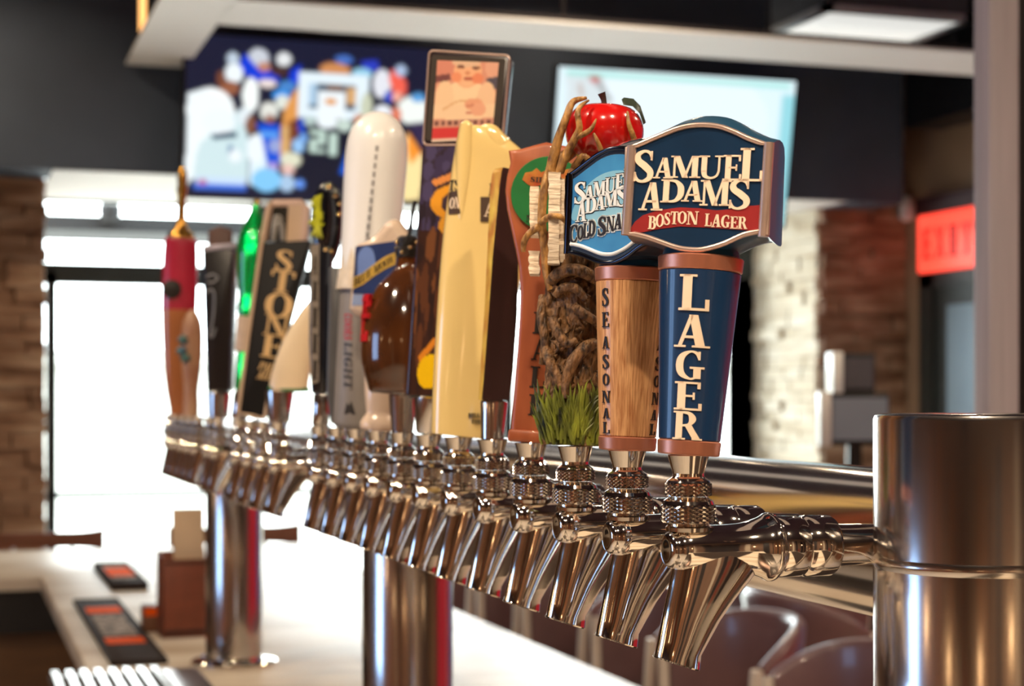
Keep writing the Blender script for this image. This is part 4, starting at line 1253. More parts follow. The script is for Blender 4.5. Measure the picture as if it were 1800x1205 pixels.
MB().lathe(h4.prof([(770, 17), (769, 20), (706, 24.5), (703, 24), (699, 12)]), 40).build('ferrule', M_STEEL, h4.root, 35)
add_faucet(4, 'chrome beer faucet under the slim dark brown handle')

# ------------------------------------------------------------------ cream two-lobed handle
h5 = Handle(5, 'cream_tap_handle', 'glossy cream tap handle with two rounded lobes at the top', 803, 763, 5.6, 0)
M_CREAM = mat('cream_gloss', rgb(244, 214, 142), .16, var=.06, vscale=(16, 16, 16), coat=1.0)
ol = catmull([(757, 752), (754, 730), (759, 640), (764, 579), (770, 470), (779, 380), (788, 302), (796, 258), (803, 222), (810, 210), (818, 208), (826, 212), (834, 219), (843, 217), (852, 213), (862, 213), (874, 219), (886, 228), (906, 243), (929, 260), (940, 280),
                (936, 330), (920, 430), (898, 560), (878, 680), (864, 740), (858, 758), (830, 762), (780, 762)], 3, True)
def lobed(h, rows, depth, yc, m, name, ex=2.6, n=40):
    """stacked rounded sections; rows: (row, left, right) in photo pixels, depth in pixels"""
    wmax = max(r - l for _, l, r in rows)
    rings = []
    for py, l, r in catmull(rows, 4):
        cx, cz = h.fp((l + r) / 2, py); hw = max(.5, (r - l) / 2) * h.k
        dd = depth * h.k * (1 - (1 - min(1, hw / (wmax / 2 * h.k))) ** 2.2) ** .5
        ring = []
        for j in range(n):
            a = 2 * math.pi * j / n
            c, s_ = math.cos(a), math.sin(a)
            ring.append((cx + hw * math.copysign(abs(c) ** (2 / ex), c), yc * h.k + dd * math.copysign(abs(s_) ** (2 / ex), s_), cz))
        rings.append(ring)
    return MB().loft(rings).build(name, m, h.root, 70)
def relief(h, outline, depth_front, depth_back, m, name, groove=None, n=9):
    """a rounded solid: the outline inflated towards front and back"""
    mb = MB()
    O = h.out(outline)
    rings = []
    R = 20 * h.k
    for k in range(n + 1):
        a = math.pi / 2 * k / n
        rings.append([(x, depth_back * math.cos(a) * 1.0, z) for x, z in offset_outline(O, R * (1 - math.sin(a)))])
    for k in range(n, -1, -1):
        a = math.pi / 2 * k / n
        rings.append([(x, -depth_front * math.cos(a), z) for x, z in offset_outline(O, R * (1 - math.sin(a)))])
    mb.loft(rings)
    return mb.build(name, m, h.root, 60)
ROWS5 = [(762, 764, 852), (760, 757, 858), (750, 755, 864), (640, 759, 886), (470, 770, 914), (380, 779, 929), (330, 786, 936), (300, 790, 938), (280, 793, 936), (262, 796, 928), (248, 798, 912), (236, 801, 897), (227, 805, 885), (221, 809, 876), (218, 816, 866)]
lobed(h5, ROWS5, 38, 2, M_CREAM, 'body', 2.5)
lobed(h5, [(470, 803, 806), (420, 800, 812), (370, 797, 820), (330, 796, 827), (300, 796, 832), (258, 797, 836), (236, 800, 835), (220, 803, 833), (214, 805, 831), (210, 809, 827), (208, 815, 821)], 33, -2, M_CREAM, 'front_lobe', 2.3)
lobed(h5, [(420, 862, 870), (360, 852, 886), (310, 842, 900), (260, 834, 906), (236, 833, 894), (222, 838, 880), (216, 842, 873), (213, 850, 864)], 35, 0, M_CREAM, 'rear_lobe', 2.3)
def skin5(x, z, h):
    """the front surface of the cream body"""
    best = None
    for (p0, l0, r0), (p1, l1, r1) in zip(ROWS5, ROWS5[1:]):
        za, zb = h5.fp((l0 + r0) / 2, p0)[1], h5.fp((l1 + r1) / 2, p1)[1]
        if za <= z <= zb:
            t = (z - za) / (zb - za)
            xa, xb = h5.fp((l0 + r0) / 2, p0)[0], h5.fp((l1 + r1) / 2, p1)[0]
            cx, hw = xa + (xb - xa) * t, ((r0 - l0) + (r1 - l1) * t - (r0 - l0) * t) / 2 * h5.k
            q = min(.995, abs(x - cx) / hw)
            return (x, 2 * h5.k - 38 * h5.k * (1 - q ** 2.5) ** .4 - h, z)
    return (x, -h, z)
M_LBL = mat('label_brown', rgb(76, 54, 40), .45, var=.3)
def label5(x0, x1, y0, y1, name='label_block'):
    m = MB()
    n = 6
    for i in range(n):
        a0, a1 = x0 + (x1 - x0) * i / n, x0 + (x1 - x0) * (i + 1) / n
        c = [h5.fp(a0, y1, -.017), h5.fp(a1, y1, -.017), h5.fp(a1, y0, -.017), h5.fp(a0, y0, -.017)]
        m.add([skin5(x, z, .0012) for x, z in c] + [skin5(x, z, -.002) for x, z in c], [(0, 1, 2, 3), (0, 1, 5, 4), (2, 3, 7, 6), (0, 3, 7, 4), (1, 2, 6, 5)])
    return m.build(name, M_LBL, h5.root, 0)
def text5(name, m, items, h):
    lt = MB()
    for ch, a, b, c, d in items: letter(lt, ch, h5.box(a, b, c, d, -.017), skin5, -.002, h, slab=.003)
    return lt.build(name, m, h5.root, 0)
label5(785, 806, 333, 373); label5(841, 868, 345, 388)
text5('lettering', M_INK, [('T', 786, 312, 796, 331), ("S", 796, 313, 805, 332)], .0012)
text5('lettering', M_INK, [('B', 856, 322, 868, 343)], .0012)
text5('label_lettering', M_CREAMTXT, [('O', 787, 344, 796, 364), ('N', 796, 344, 805, 364)], .0018)
text5('label_lettering', M_CREAMTXT, [('A', 848, 356, 864, 380)], .0018)
text5('foot_lettering', M_INK, [(c, 820 + 5 * i, 722, 824.5 + 5 * i, 729) for i, c in enumerate("BELLS")] + [(c, 826 + 5 * i, 733, 830.5 + 5 * i, 740) for i, c in enumerate("COMS")], .0012)
add_faucet(5, 'chrome beer faucet under the glossy cream handle')

# ------------------------------------------------------------------ tall dark handle with the portrait of a child
h6 = Handle(6, 'portrait_tap_handle', 'tall dark tap handle with framed portrait of a child at the top', 757, 757, 6.6, 9)
M_PLUM = mat('plum_black', rgb(44, 26, 34), .25, var=.3, vscale=(30, 30, 30), coat=.6)
def rq(pts, r, n=4):
    """round the corners of a polygon"""
    out = []
    m = len(pts)
    for i in range(m):
        a, b, c = Vector(pts[i - 1]), Vector(pts[i]), Vector(pts[(i + 1) % m])
        p = b + (a - b).normalized() * r; q = b + (c - b).normalized() * r
        for k in range(n + 1):
            t = k / n
            out.append(tuple(p * (1 - t) ** 2 + b * 2 * t * (1 - t) + q * t * t))
    return out
yf = -.013
# slab, wider towards the top
ol = h6.out(rq([(716, 692), (746, 246), (757, 78), (902, 92), (886, 246), (800, 692)], 9), yf)
MB().prism(ol, yf, .013, .003).build('slab', M_PLUM, h6.root, 40)
MB().lathe([(0, .011), (.003, .0135), (h6.z(695), .019), (h6.z(692), .017)], 32).build('ferrule', M_STEEL, h6.root, 35)
P = Pic(740, 920, 60, 74, (218, 152, 128))
P.ell(110, 90, 120, 110, (214, 140, 120)).ell(700, 60, 120, 150, (226, 170, 146)).poly([(0, 180), (160, 150), (190, 220), (0, 260)], (120, 70, 70)).poly([(600, 200), (740, 170), (740, 330), (640, 320)], (84, 78, 92))
P.ell(370, 480, 330, 250, (242, 214, 176)).ell(120, 420, 110, 190, (240, 206, 168)).ell(620, 440, 110, 200, (238, 200, 164)).rect(0, 500, 740, 660, (240, 208, 172))
P.ell(375, 130, 165, 180, (238, 182, 142)).ell(250, 190, 60, 60, (234, 150, 112)).ell(500, 200, 66, 66, (230, 140, 104)).ell(350, 20, 170, 50, (226, 190, 160))
P.ell(290, 70, 46, 20, (112, 66, 56)).ell(470, 76, 46, 20, (112, 66, 56)).ell(375, 140, 30, 22, (214, 140, 104)).ell(390, 205, 60, 20, (176, 92, 76)).ell(380, 262, 70, 26, (240, 190, 150))
P.line(110, 560, 260, 470, 26, (222, 176, 130)).line(260, 470, 520, 440, 24, (222, 176, 130)).ell(480, 500, 110, 70, (228, 164, 132)).line(390, 520, 500, 510, 20, (190, 110, 90)).line(400, 600, 560, 590, 26, (198, 110, 96)).ell(540, 560, 90, 80, (230, 170, 140))
P.rect(0, 668, 740, 752, (204, 150, 132))
for k in range(9): P.rect(30 + k * 78, 690, 74 + k * 78, 738, (110, 70, 66))
P.rect(0, 756, 740, 880, (206, 60, 62)).rect(0, 880, 740, 920, (222, 200, 184))
P.blur(1)
def quad(h, tl, tr, br_, bl, y):
    a, b, c, d = (Vector(h.fp(*p, y)) for p in (tl, tr, br_, bl))
    def f(u, v):
        p = (a * (1 - u) + b * u) * (1 - v) + (d * (1 - u) + c * u) * v
        return (p.x, y, p.y)
    return f
yp = yf - .0006
fr_ = MB()
plate(fr_, h6.out(rq([(751, 240), (762, 88), (892, 98), (880, 244)], 5), yf), flat(yf), 0, .0004)
fr_.build('portrait_mount', mat('mount_grey', rgb(70, 64, 60), .25, var=.15, coat=.6), h6.root, 0)
P.build('portrait', paint_mat('print_gloss', rough=.3, coat=.5), quad(h6, (772, 98), (880, 105), (867, 240), (762, 243), yp), h6.root)
rimo = h6.out(rq([(747, 248), (758, 80), (899, 93), (885, 250)], 9), yf)
MB().tube([(x, yf - .0002, z) for x, z in rimo] + [(rimo[0][0], yf - .0002, rimo[0][1])], .0012, 8).build('portrait_rim', M_RIM, h6.root, 50)
P = Pic(100, 440, 50, 170, (52, 40, 58))
rr = random.Random(2)
for _ in range(70): P.ell(rr.uniform(0, 100), rr.uniform(0, 150), rr.uniform(2, 8), rr.uniform(6, 22), rr.choice([(74, 66, 104), (40, 30, 44), (60, 50, 84)]))
P.rect(0, 150, 100, 440, (58, 32, 26))
for _ in range(60): P.ell(rr.uniform(0, 100), rr.uniform(160, 440), rr.uniform(2, 7), rr.uniform(14, 50), rr.choice([(96, 56, 36), (44, 26, 26), (120, 74, 44), (60, 34, 30)]))
P.line(18, 68, 80, 36, 12, (224, 146, 76)).ell(46, 100, 30, 30, (232, 160, 44)).ell(50, 102, 19, 20, (58, 44, 60)).ell(44, 140, 14, 18, (226, 160, 50)).ell(48, 160, 9, 16, (236, 196, 90))
P.poly([(60, 330), (84, 280), (96, 300), (70, 360)], (236, 160, 40)).poly([(14, 372), (40, 340), (90, 330), (96, 360), (24, 402)], (226, 140, 40)).poly([(22, 380), (46, 350), (90, 344), (92, 372), (30, 410)], (60, 36, 34)).ell(40, 398, 26, 30, (246, 200, 10)).ell(70, 392, 26, 24, (246, 200, 10))
P.build('label', paint_mat('print_gloss'), quad(h6, (746, 250), (884, 250), (798, 688), (724, 688), yp), h6.root)
add_faucet(6, 'chrome beer faucet under the tall portrait handle')

# ------------------------------------------------------------------ brown jug
h7 = Handle(7, 'jug_tap_handle', 'brown glazed jug tap handle with black neck and red mark', 714, 759, 1.6, 0)
M_JUG = mat('brown_glaze', rgb(112, 62, 26), .12, col2=rgb(54, 30, 18), vscale=(16, 16, 10), coat=1.0)
prof = catmull([(692, 48, 0), (687, 60, 0), (670, 66, 0), (640, 75, 0), (600, 77, 0), (565, 74, 0), (535, 66, 0), (505, 52, 0), (485, 34, 0), (472, 22, 0), (462, 18, 0), (448, 17, 0)], 4)
MB().lathe(h7.prof([(a, b) for a, b, _ in prof]), 56).build('jug', M_JUG, h7.root, 60)
MB().lathe(h7.prof([(452, 18), (450, 21), (436, 22), (432, 18), (428, 19), (418, 19), (414, 14)]), 32).build('neck_cap', mat('neck_black', rgb(40, 36, 34), .3, var=.4, vscale=(200, 200, 200), bump=.5), h7.root, 35)
gb = MB()
for k in range(9):
    a = k * .7
    gb.lathe([(-.0022, .0008), (-.0012, .0022), (.0012, .0022), (.0022, .0008)], 8, 'Z', (math.cos(a) * 20 * h7.k, math.sin(a) * 20 * h7.k, h7.z(444 - (k % 3) * 9)))
gb.build('neck_beads', mat('gold_bead', rgb(236, 200, 140), .2, 1.0, var=.1), h7.root, 60)
MB().tube([h7.p3(707, 446, -10), h7.p3(716, 432, -16), h7.p3(726, 412, -16), h7.p3(731, 380, -12), h7.p3(736, 352, -8)], 3.4 * h7.k, 8, smooth=4).build('wire_bail', M_BLACK, h7.root, 60)
rad7 = lambda z: 76 * h7.k
mk = MB()
def f7(x, z, h):
    R = (77 - max(0, (h7.z(535) * -1 + z)) / h7.k * .22) * h7.k
    return (math.sin(x) * (R + h), -math.cos(x) * (R + h), z)
for (a0, a1, p0, p1) in ((-1.42, -1.28, 522, 600), (-1.42, -1.0, 520, 532), (-1.42, -1.02, 553, 562), (-1.42, -1.02, 590, 602), (-1.12, -1.0, 520, 542), (-1.1, -1.0, 584, 602)):
    pts = [(a0, h7.z(p1)), ((a0 + a1) / 2, h7.z(p1)), (a1, h7.z(p1)), (a1, h7.z(p0)), ((a0 + a1) / 2, h7.z(p0)), (a0, h7.z(p0))]
    plate(mk, pts, f7, -.003, .0012)
mk.build('red_mark', mat('mark_red', rgb(196, 30, 40), .3, var=.15, coat=.5), h7.root, 0)
MB().lathe(h7.prof([(759, 17), (757, 19), (700, 25), (694, 26), (690, 20)]), 40).build('ferrule', M_STEEL, h7.root, 35)
add_faucet(7, 'chrome beer faucet under the brown jug handle')

# ------------------------------------------------------------------ cream handle with blue label
h8 = Handle(8, 'blue_label_tap_handle', 'cream tap handle with blue label, yellow ribbon and rounded peak', 661, 756, 4.2, 14)
M_PORC = mat('warm_porcelain', rgb(232, 208, 186), .25, var=.06, vscale=(20, 20, 20), coat=.7)
MB().lathe(h8.prof([(756, 30), (752, 34), (742, 34), (732, 28), (726, 24), (722, 25), (690, 30), (640, 35), (590, 39), (555, 42), (540, 40)]), 48, squash=.8).build('shaft', M_PORC, h8.root, 60)
head = relief(h8, catmull([(614, 548), (613, 520), (618, 470), (622, 432), (640, 422), (656, 412), (668, 398), (678, 388), (690, 384), (702, 389), (710, 402), (722, 416), (738, 428), (740, 470), (738, 520), (734, 548), (700, 560), (650, 560)], 3, True), 24 * h8.k, 24 * h8.k, M_PORC, 'head')
yl = -24 * h8.k - .0003
lb = plate(MB(), h8.out([(621, 433), (690, 425), (712, 427), (712, 520), (616, 516)], yl), flat(yl), -.004, .0003).build('label', mat('label_blue', rgb(44, 66, 124), .35, col2=rgb(30, 46, 90), vscale=(30, 30, 30), coat=.4), head, 0)
plate(MB(), h8.out([(616, 517), (712, 521), (712, 540), (614, 536)], yl), flat(yl), -.004, .0003).build('label_foot', mat('label_pale_blue', rgb(150, 170, 214), .35, var=.1), head, 0)
plate(MB(), h8.out(catmull([(624, 470), (626, 446), (636, 434), (648, 437), (654, 450), (655, 474), (640, 492), (626, 500)], 4, True), yl), flat(yl), .0003, .0005).build('label_moon', mat('moon_blue', rgb(120, 150, 218), .35, var=.12), head, 0)
bnd = [(617, 488), (634, 480), (652, 466), (672, 452), (692, 444), (690, 466), (672, 474), (650, 488), (634, 500), (616, 508)]
plate(MB(), h8.out(bnd, yl), flat(yl), .0005, .0008).build('label_band', mat('band_yellow', rgb(226, 186, 84), .4, var=.15), head, 0)
lt = MB()
for ch, x_, y_ in (('B', 618, 504), ('L', 626, 500), ('U', 632, 496), ('E', 641, 490), ('M', 653, 482), ('O', 663, 476), ('O', 671, 471), ('N', 679, 467)):
    bx = h8.box(x_, y_ - 14, x_ + (10 if ch == 'M' else 8), y_, yl)
    letter(lt, ch, bx, flat(yl), .0008, .0013, rise=.5)
lt.build('label_lettering', M_INK, head, 0)
add_faucet(8, 'chrome beer faucet under the cream handle with the blue label')

# ------------------------------------------------------------------ tall silver bottle
h9 = Handle(9, 'silver_bottle_tap_handle', 'tall silvery white bottle tap handle with grey LIGHT base', 629, 754, 4.0, 4)
M_SILV = mat('satin_white', rgb(244, 245, 246), .3, .0, var=.04, vscale=(20, 20, 20), coat=.4)
M_GREYB = mat('grey_base', rgb(140, 134, 130), .45, var=.1, vscale=(60, 60, 60))
p_up = catmull([(500, 47, 0), (470, 50, 0), (400, 52, 0), (340, 54, 0), (290, 55, 0), (260, 54, 0), (240, 51, 0), (222, 44, 0), (208, 33, 0), (199, 20, 0), (195.5, 8, 0), (195, 1, 0)], 4)
MB().lathe(h9.prof([(a, b) for a, b, _ in p_up]), 56).build('bottle', M_SILV, h9.root, 60)
rad9 = lambda z: (43 + (h9.z(754) * -1 + z) / h9.k * .018) * h9.k
MB().lathe(h9.prof([(754, 36), (750, 41), (744, 43), (640, 45), (500, 47.6), (490, 47)]), 56).build('grey_base', M_GREYB, h9.root, 40)
mt = MB()
zig = [(-1.6, 505), (-1.45, 470), (-1.3, 488), (-1.05, 452), (-.85, 484), (-.6, 440), (-.35, 478), (-.1, 456), (.15, 486), (.4, 446), (.7, 482), (1.0, 458), (1.3, 490), (1.6, 505)]
for i in range(len(zig) - 1):
    (a, p), (b, q2) = zig[i], zig[i + 1]
    R = 50 * h9.k
    def pt(an, py, e): return (math.sin(an) * (R + e), -math.cos(an) * (R + e), h9.z(py))
    mt.add([pt(a, 512, -.001), pt(b, 512, -.001), pt(b, q2, .0015), pt(a, p, .0015), pt(a, 512, .003), pt(b, 512, .003)], [(0, 1, 2, 3), (4, 5, 2, 3), (0, 4, 3), (1, 5, 2)], 0)
mt.build('mountain_ridge', mat('ridge_white', rgb(240, 226, 206), .3, var=.2, vscale=(90, 90, 90)), h9.root, 0)
def side_text(mb, s, x_px, y_px, hpx, lenpx, rad, e):
    """letters turned a quarter clockwise, reading downwards"""
    tot = sum(GLYPH[c][0] for c in s) + .06 * (len(s) - 1)
    kk = lenpx / tot
    cur = y_px
    f = conep(rad)
    for c in s:
        w_ = GLYPH[c][0] * kk
        def fm(x, z, h, cur=cur):
            px, py = x_px + z, cur + x
            lx, lz = h9.fp(px, py, -rad(0))
            return f(lx, lz, h)
        letter(mb, c, (0, 0, w_, hpx), fm, 0, e, shear=.2)
        cur += w_ + .06 * kk
lt = MB(); side_text(lt, 'COORS', 606, 552, 14, 46, rad9, .0006)
lt.build('base_lettering_red', mat('coral_red', rgb(186, 40, 44), .4, var=.1), h9.root, 0)
lt = MB(); side_text(lt, 'LIGHT', 606, 602, 14, 82, rad9, .0006)
plate(lt, h9.out([(606, 728), (611, 708), (615, 714), (619, 705), (626, 729)], -43 * h9.k), conep(rad9), 0, .0006)
lt.build('base_lettering', mat('dark_print', rgb(52, 50, 50), .4, var=.1), h9.root, 0)
lt = MB()
rb9 = lambda z: 53.6 * h9.k
for n_, py in enumerate(range(268, 470, 15)):
    x_ = 663 - (py - 268) * .11
    lx, lz = h9.fp(x_, py, -53 * h9.k)
    letter(lt, 'I', (lx - 3.5 * h9.k, lz - 5 * h9.k, lx + 3.5 * h9.k, lz + 4 * h9.k), conep(rb9), -.001, .0012)
lt.build('bottle_lettering', mat('grey_print', rgb(130, 130, 134), .4, var=.1), h9.root, 0)
add_faucet(9, 'chrome beer faucet under the silvery bottle handle')

# ------------------------------------------------------------------ slim dark grey handle behind the bottle
h10 = Handle(10, 'grey_slab_tap_handle', 'dark grey slab tap handle mostly hidden behind the silvery bottle', 597, 751, 3.0, 0)
MB().prism(h10.out(rq([(584, 745), (577, 690), (582, 470), (610, 470), (611, 690), (607, 745)], 4)), -.012, .012, .003).build('slab', mat('slab_grey', rgb(92, 92, 94), .35, var=.2, coat=.3), h10.root, 40)
add_faucet(10, 'chrome beer faucet under the dark grey slab handle')

# ------------------------------------------------------------------ black handle with the yellow-green spiky crest
h11 = Handle(11, 'black_crest_tap_handle', 'black tap handle with oval top and yellow-green spiky crest', 567, 749, 2.6, 8)
M_GLOSSBLK = mat('gloss_black', rgb(20, 24, 34), .14, var=.3, vscale=(30, 30, 30), coat=1.0)
MB().lathe(h11.prof([(749, 13), (746, 15), (696, 15), (692, 13)]), 28).build('ferrule', M_STEEL, h11.root, 35)
MB().prism(h11.out(rq([(553, 692), (549, 600), (551, 430), (590, 430), (586, 600), (580, 692)], 4)), -.012, .014, .003).build('shaft', M_GLOSSBLK, h11.root, 40)
relief(h11, catmull([(578, 470), (562, 452), (553, 420), (551, 380), (556, 346), (566, 326), (580, 319), (594, 326), (604, 350), (607, 390), (602, 430), (592, 458)], 4, True), 16 * h11.k, 16 * h11.k, M_GLOSSBLK, 'oval_top')
yc = -16 * h11.k
cr = MB()
rr = random.Random(7)
for kx in range(44):
    a = rr.uniform(0, 6.28)
    c0 = h11.p3(562 + rr.uniform(-2, 3), 384 + rr.uniform(-28, 30), -16)
    L = rr.uniform(8, 20) * h11.k
    d = Vector((math.cos(a) * .55, -.35, math.sin(a) * 1.3)).normalized() * L
    cr.tube([c0, tuple(Vector(c0) + d * .6), tuple(Vector(c0) + d)], [.0032, .0024, .0003], 6)
cr.build('spiky_crest', mat('crest_yellow', rgb(196, 200, 30), .4, var=.35, vscale=(60, 60, 60)), h11.root, 50)
gd = MB()
for (px, py) in ((581, 330), (592, 346), (600, 360), (599, 378), (576, 440), (586, 443)):
    c = h11.p3(px, py, -17); gd.lathe([(-.003, .001), (-.0015, .003), (.0015, .003), (.003, .001)], 10, 'Z', c)
gd.build('gold_glints', mat('gold_bead', rgb(236, 200, 140), .2, 1.0), h11.root, 60)  # bright glints on the oval top, put in as gold dots
ys_ = -.0122
pn = plate(MB(), h11.out([(550, 432), (565, 430), (564, 672), (551, 676)], ys_), flat(ys_), 0, .0006).build('silver_strip', mat('strip_silver', rgb(168, 158, 146), .35, .4, var=.2, vscale=(60, 60, 60)), h11.root, 0)
lt = MB()
for n_, ch in enumerate('AIIII'):
    letter(lt, ch, h11.box(552, 450 + n_ * 46, 563, 484 + n_ * 46, ys_), flat(ys_), .0006, .001)
lt.build('strip_lettering', M_INK, pn, 0)
add_faucet(11, 'chrome beer faucet under the black handle with the spiky crest')

# ------------------------------------------------------------------ cream sail-shaped handle
ih = tap_index(490)
h14 = Handle(ih, 'sail_tap_handle', 'cream sail-shaped tap handle with green bottom edge', 494, 743, 1.5, 0)
MB().lathe(h14.prof([(743, 16), (740, 19), (694, 25), (688, 25), (684, 18)]), 36).build('ferrule', M_STEEL, h14.root, 35)
lobed(h14, [(687, 480, 541), (682, 477, 545), (662, 480, 548), (634, 488, 553), (604, 499, 557), (574, 514, 560), (546, 532, 561), (530, 545, 560), (522, 552, 559), (519, 556, 557)], 20, 0, mat('sail_cream', rgb(236, 214, 180), .3, var=.08, vscale=(20, 20, 20), coat=.6), 'sail', 2.2)
MB().tube([h14.p3(477, 682, -4), h14.p3(500, 685, -16), h14.p3(526, 686, -16), h14.p3(546, 685, -6)], 4 * h14.k, 8, smooth=3).build('green_edge', mat('edge_green', rgb(40, 120, 70), .35, var=.2), h14.root, 50)
add_faucet(ih, 'chrome beer faucet under the cream sail-shaped handle')

# ------------------------------------------------------------------ black slab lettered STONE
ih = tap_index(441)
h16 = Handle(ih, 'black_slab_tap_handle', 'leaning black slab tap handle with big gold letters down it and a framed top', 444, 741, 9.0, 10)
M_TANE = mat('tan_edge', rgb(206, 178, 150), .35, var=.1, vscale=(20, 20, 20))
yf = -.010
sl = MB().prism(h16.out(rq([(421, 727), (463, 428), (549, 424), (468, 737)], 4), yf), yf, .012, .002)
sl.build('slab', mat('slab_black', rgb(16, 14, 16), .5, spec=.25, var=.2), h16.root, 30)
ed = MB()
e_ = [(463, 428), (421, 727), (467, 737), (472, 716)]
ed.tube([h16.p3(a, b, -11) for a, b in [(478, 356), (463, 428), (440, 590), (422, 726), (445, 733), (467, 737), (473, 706)]], 3.4 * h16.k, 8)
ed.build('edge_strip', M_TANE, h16.root, 30)
fr_ = MB()
fr_.tube([h16.p3(a, b, 0) for a, b in [(467, 424), (478, 364), (486, 358), (532, 358), (540, 366), (536, 424)]], [8 * h16.k] * 6, 10)
fr_.build('top_frame', mat('frame_blush', rgb(206, 176, 160), .3, var=.1, coat=.5), h16.root, 50)
plate(MB(), h16.out([(472, 426), (482, 364), (512, 364), (508, 426)], 0), flat(.002), 0, .006).build('top_window', mat('smoked_glass', rgb(52, 50, 46), .2, var=.3, vscale=(60, 60, 60), coat=.8), h16.root, 0)
plate(MB(), h16.out([(507, 428), (511, 362), (536, 362), (534, 428)], 0), flat(.004), 0, .010).build('top_panel', M_TANE, h16.root, 0)
gg = MB()
gg.tube([h16.p3(484, 424, -8), h16.p3(486, 404, -12), h16.p3(492, 392, -12), h16.p3(498, 398, -12), h16.p3(500, 424, -8)], [5 * h16.k, 6 * h16.k, 5 * h16.k, 5 * h16.k, 5 * h16.k], 8, smooth=3)
gg.tube([h16.p3(482, 400, -12), h16.p3(490, 384, -12), h16.p3(499, 388, -12)], [2 * h16.k, 6 * h16.k, 3 * h16.k], 8, smooth=3)
gg.build('grey_figure', mat('figure_grey', rgb(150, 146, 140), .5, var=.3, vscale=(90, 90, 90)), h16.root, 50)
lt = MB()
for ch, a, b, c, d in (('S', 487, 441, 519, 480), ('T', 478, 478, 520, 516), ('O', 468, 516, 518, 562), ('N', 467, 556, 511, 594), ('E', 463, 590, 503, 632)):
    letter(lt, ch, h16.box(a, b, c, d, yf), flat(yf), 0, .0008)
for ch, x_, y_ in (('P', 457, 652), ('A', 465, 654), ('L', 474, 655), ('E', 480, 656), ('A', 454, 668), ('L', 463, 669), ('E', 470, 670)):
    letter(lt, ch, h16.box(x_, y_ - 14, x_ + 9, y_, yf), flat(yf), 0, .0008, shear=.25)
lt.build('lettering', mat('gold_print', rgb(222, 184, 128), .4, var=.1), h16.root, 0)
add_faucet(ih, 'chrome beer faucet under the leaning black slab handle with gold letters')

# ------------------------------------------------------------------ green bottle
ih = tap_index(420)
h17 = Handle(ih, 'green_bottle_tap_handle', 'bright green glass bottle tap handle behind the gold-lettered black slab', 416, 740, 4.6, 0)
M_GREENG = mat('green_glass', (.0, .62, .10), .12, var=.35, vscale=(26, 26, 26), trans=.75, coat=.6)
pr = catmull([(560, 17, 0), (545, 19, 0), (520, 19, 0), (500, 22, 0), (470, 26, 0), (440, 28, 0), (415, 25, 0), (395, 18, 0), (378, 11, 0), (366, 7, 0), (360, 6, 0)], 4)
MB().lathe(h17.prof([(a, b) for a, b, _ in pr]), 40).build('bottle', M_GREENG, h17.root, 60)
MB().lathe(h17.prof([(361, 6.5), (358, 7), (353, 6), (352, 3)]), 24).build('cap', mat('cap_gold', rgb(236, 200, 130), .2, 1.0, var=.1), h17.root, 50)
MB().lathe(h17.prof([(622, 14), (619, 17), (562, 18), (558, 17)]), 36).build('tan_label', mat('label_tan', rgb(214, 188, 164), .4, var=.2, vscale=(60, 60, 60)), h17.root, 40)
MB().lathe(h17.prof([(690, 10), (684, 13), (640, 14), (622, 14)]), 36).build('lower_glass', M_GREENG, h17.root, 40)
MB().lathe(h17.prof([(740, 13), (736, 15), (694, 13), (688, 10)]), 36).build('ferrule', M_STEEL, h17.root, 40)
add_faucet(ih, 'chrome beer faucet under the green bottle handle')

# ------------------------------------------------------------------ black block handle on the far post
ih = tap_index(383)
h19 = Handle(ih, 'black_block_tap_handle', 'black block tap handle with pale top edge in front of the far post', 384, 737, 2.2, 16)
MB().lathe(h19.prof([(737, 15), (735, 18), (694, 21), (690, 18)]), 36).build('ferrule', M_STEEL, h19.root, 40)
MB().prism(h19.out(rq([(364, 690), (357, 446), (411, 440), (402, 690)], 4), -.02), -.02, .02, .003).build('block', mat('matte_black', rgb(24, 20, 22), .3, var=.2, coat=.4), h19.root, 40)
MB().prism(h19.out([(356, 446), (358, 436), (411, 431), (412, 440)], -.02), -.021, .021, .002).build('top_edge', mat('pale_lilac', rgb(190, 184, 196), .25, .3, var=.1), h19.root, 40)
lg = MB()
ya = -.0205
for pts in ([(364, 492), (374, 486), (384, 492), (376, 500), (366, 500)], [(362, 520), (372, 512), (378, 524), (376, 560), (370, 590)], [(366, 590), (374, 596), (380, 580)]):
    lg.tube([(*h19.fp(a, b, ya)[:1], ya, h19.fp(a, b, ya)[1]) for a, b in pts], 2.2 * h19.k, 6, smooth=3)
lg.build('pale_scroll', mat('grey_print', rgb(130, 130, 134), .4), h19.root, 50)
add_faucet(ih, 'chrome beer faucet under the black block handle')

# ------------------------------------------------------------------ the farthest handles
ih = tap_index(370)
h20 = Handle(ih, 'brown_block_tap_handle', 'dark brown block tap handle showing above the black block', 372, 735, 1.6, 0)
MB().prism(h20.out(rq([(374, 730), (366, 600), (368, 408), (388, 400), (410, 406), (408, 600), (392, 730)], 3)), -.02, .02, .004).build('block', mat('brown_block', rgb(96, 60, 50), .4, var=.3, vscale=(30, 30, 30)), h20.root, 40)
add_faucet(ih, 'chrome beer faucet under the dark brown block handle')
ih = tap_index(335)
h23 = Handle(ih, 'tan_tap_handle', 'tan carved tap handle in front of the red paddle', 333, 735, 1.0, 0)
pr = catmull([(735, 14, 0), (715, 14, 0), (690, 13, 0), (650, 17, 0), (610, 19, 0), (575, 17, 0), (556, 10, 0), (548, 2, 0)], 4)
MB().lathe(h23.prof([(a, b) for a, b, _ in pr]), 32).build('body', mat('tan_carved', rgb(196, 158, 124), .4, col2=rgb(160, 110, 84), vscale=(26, 26, 16)), h23.root, 60)
bl = MB()
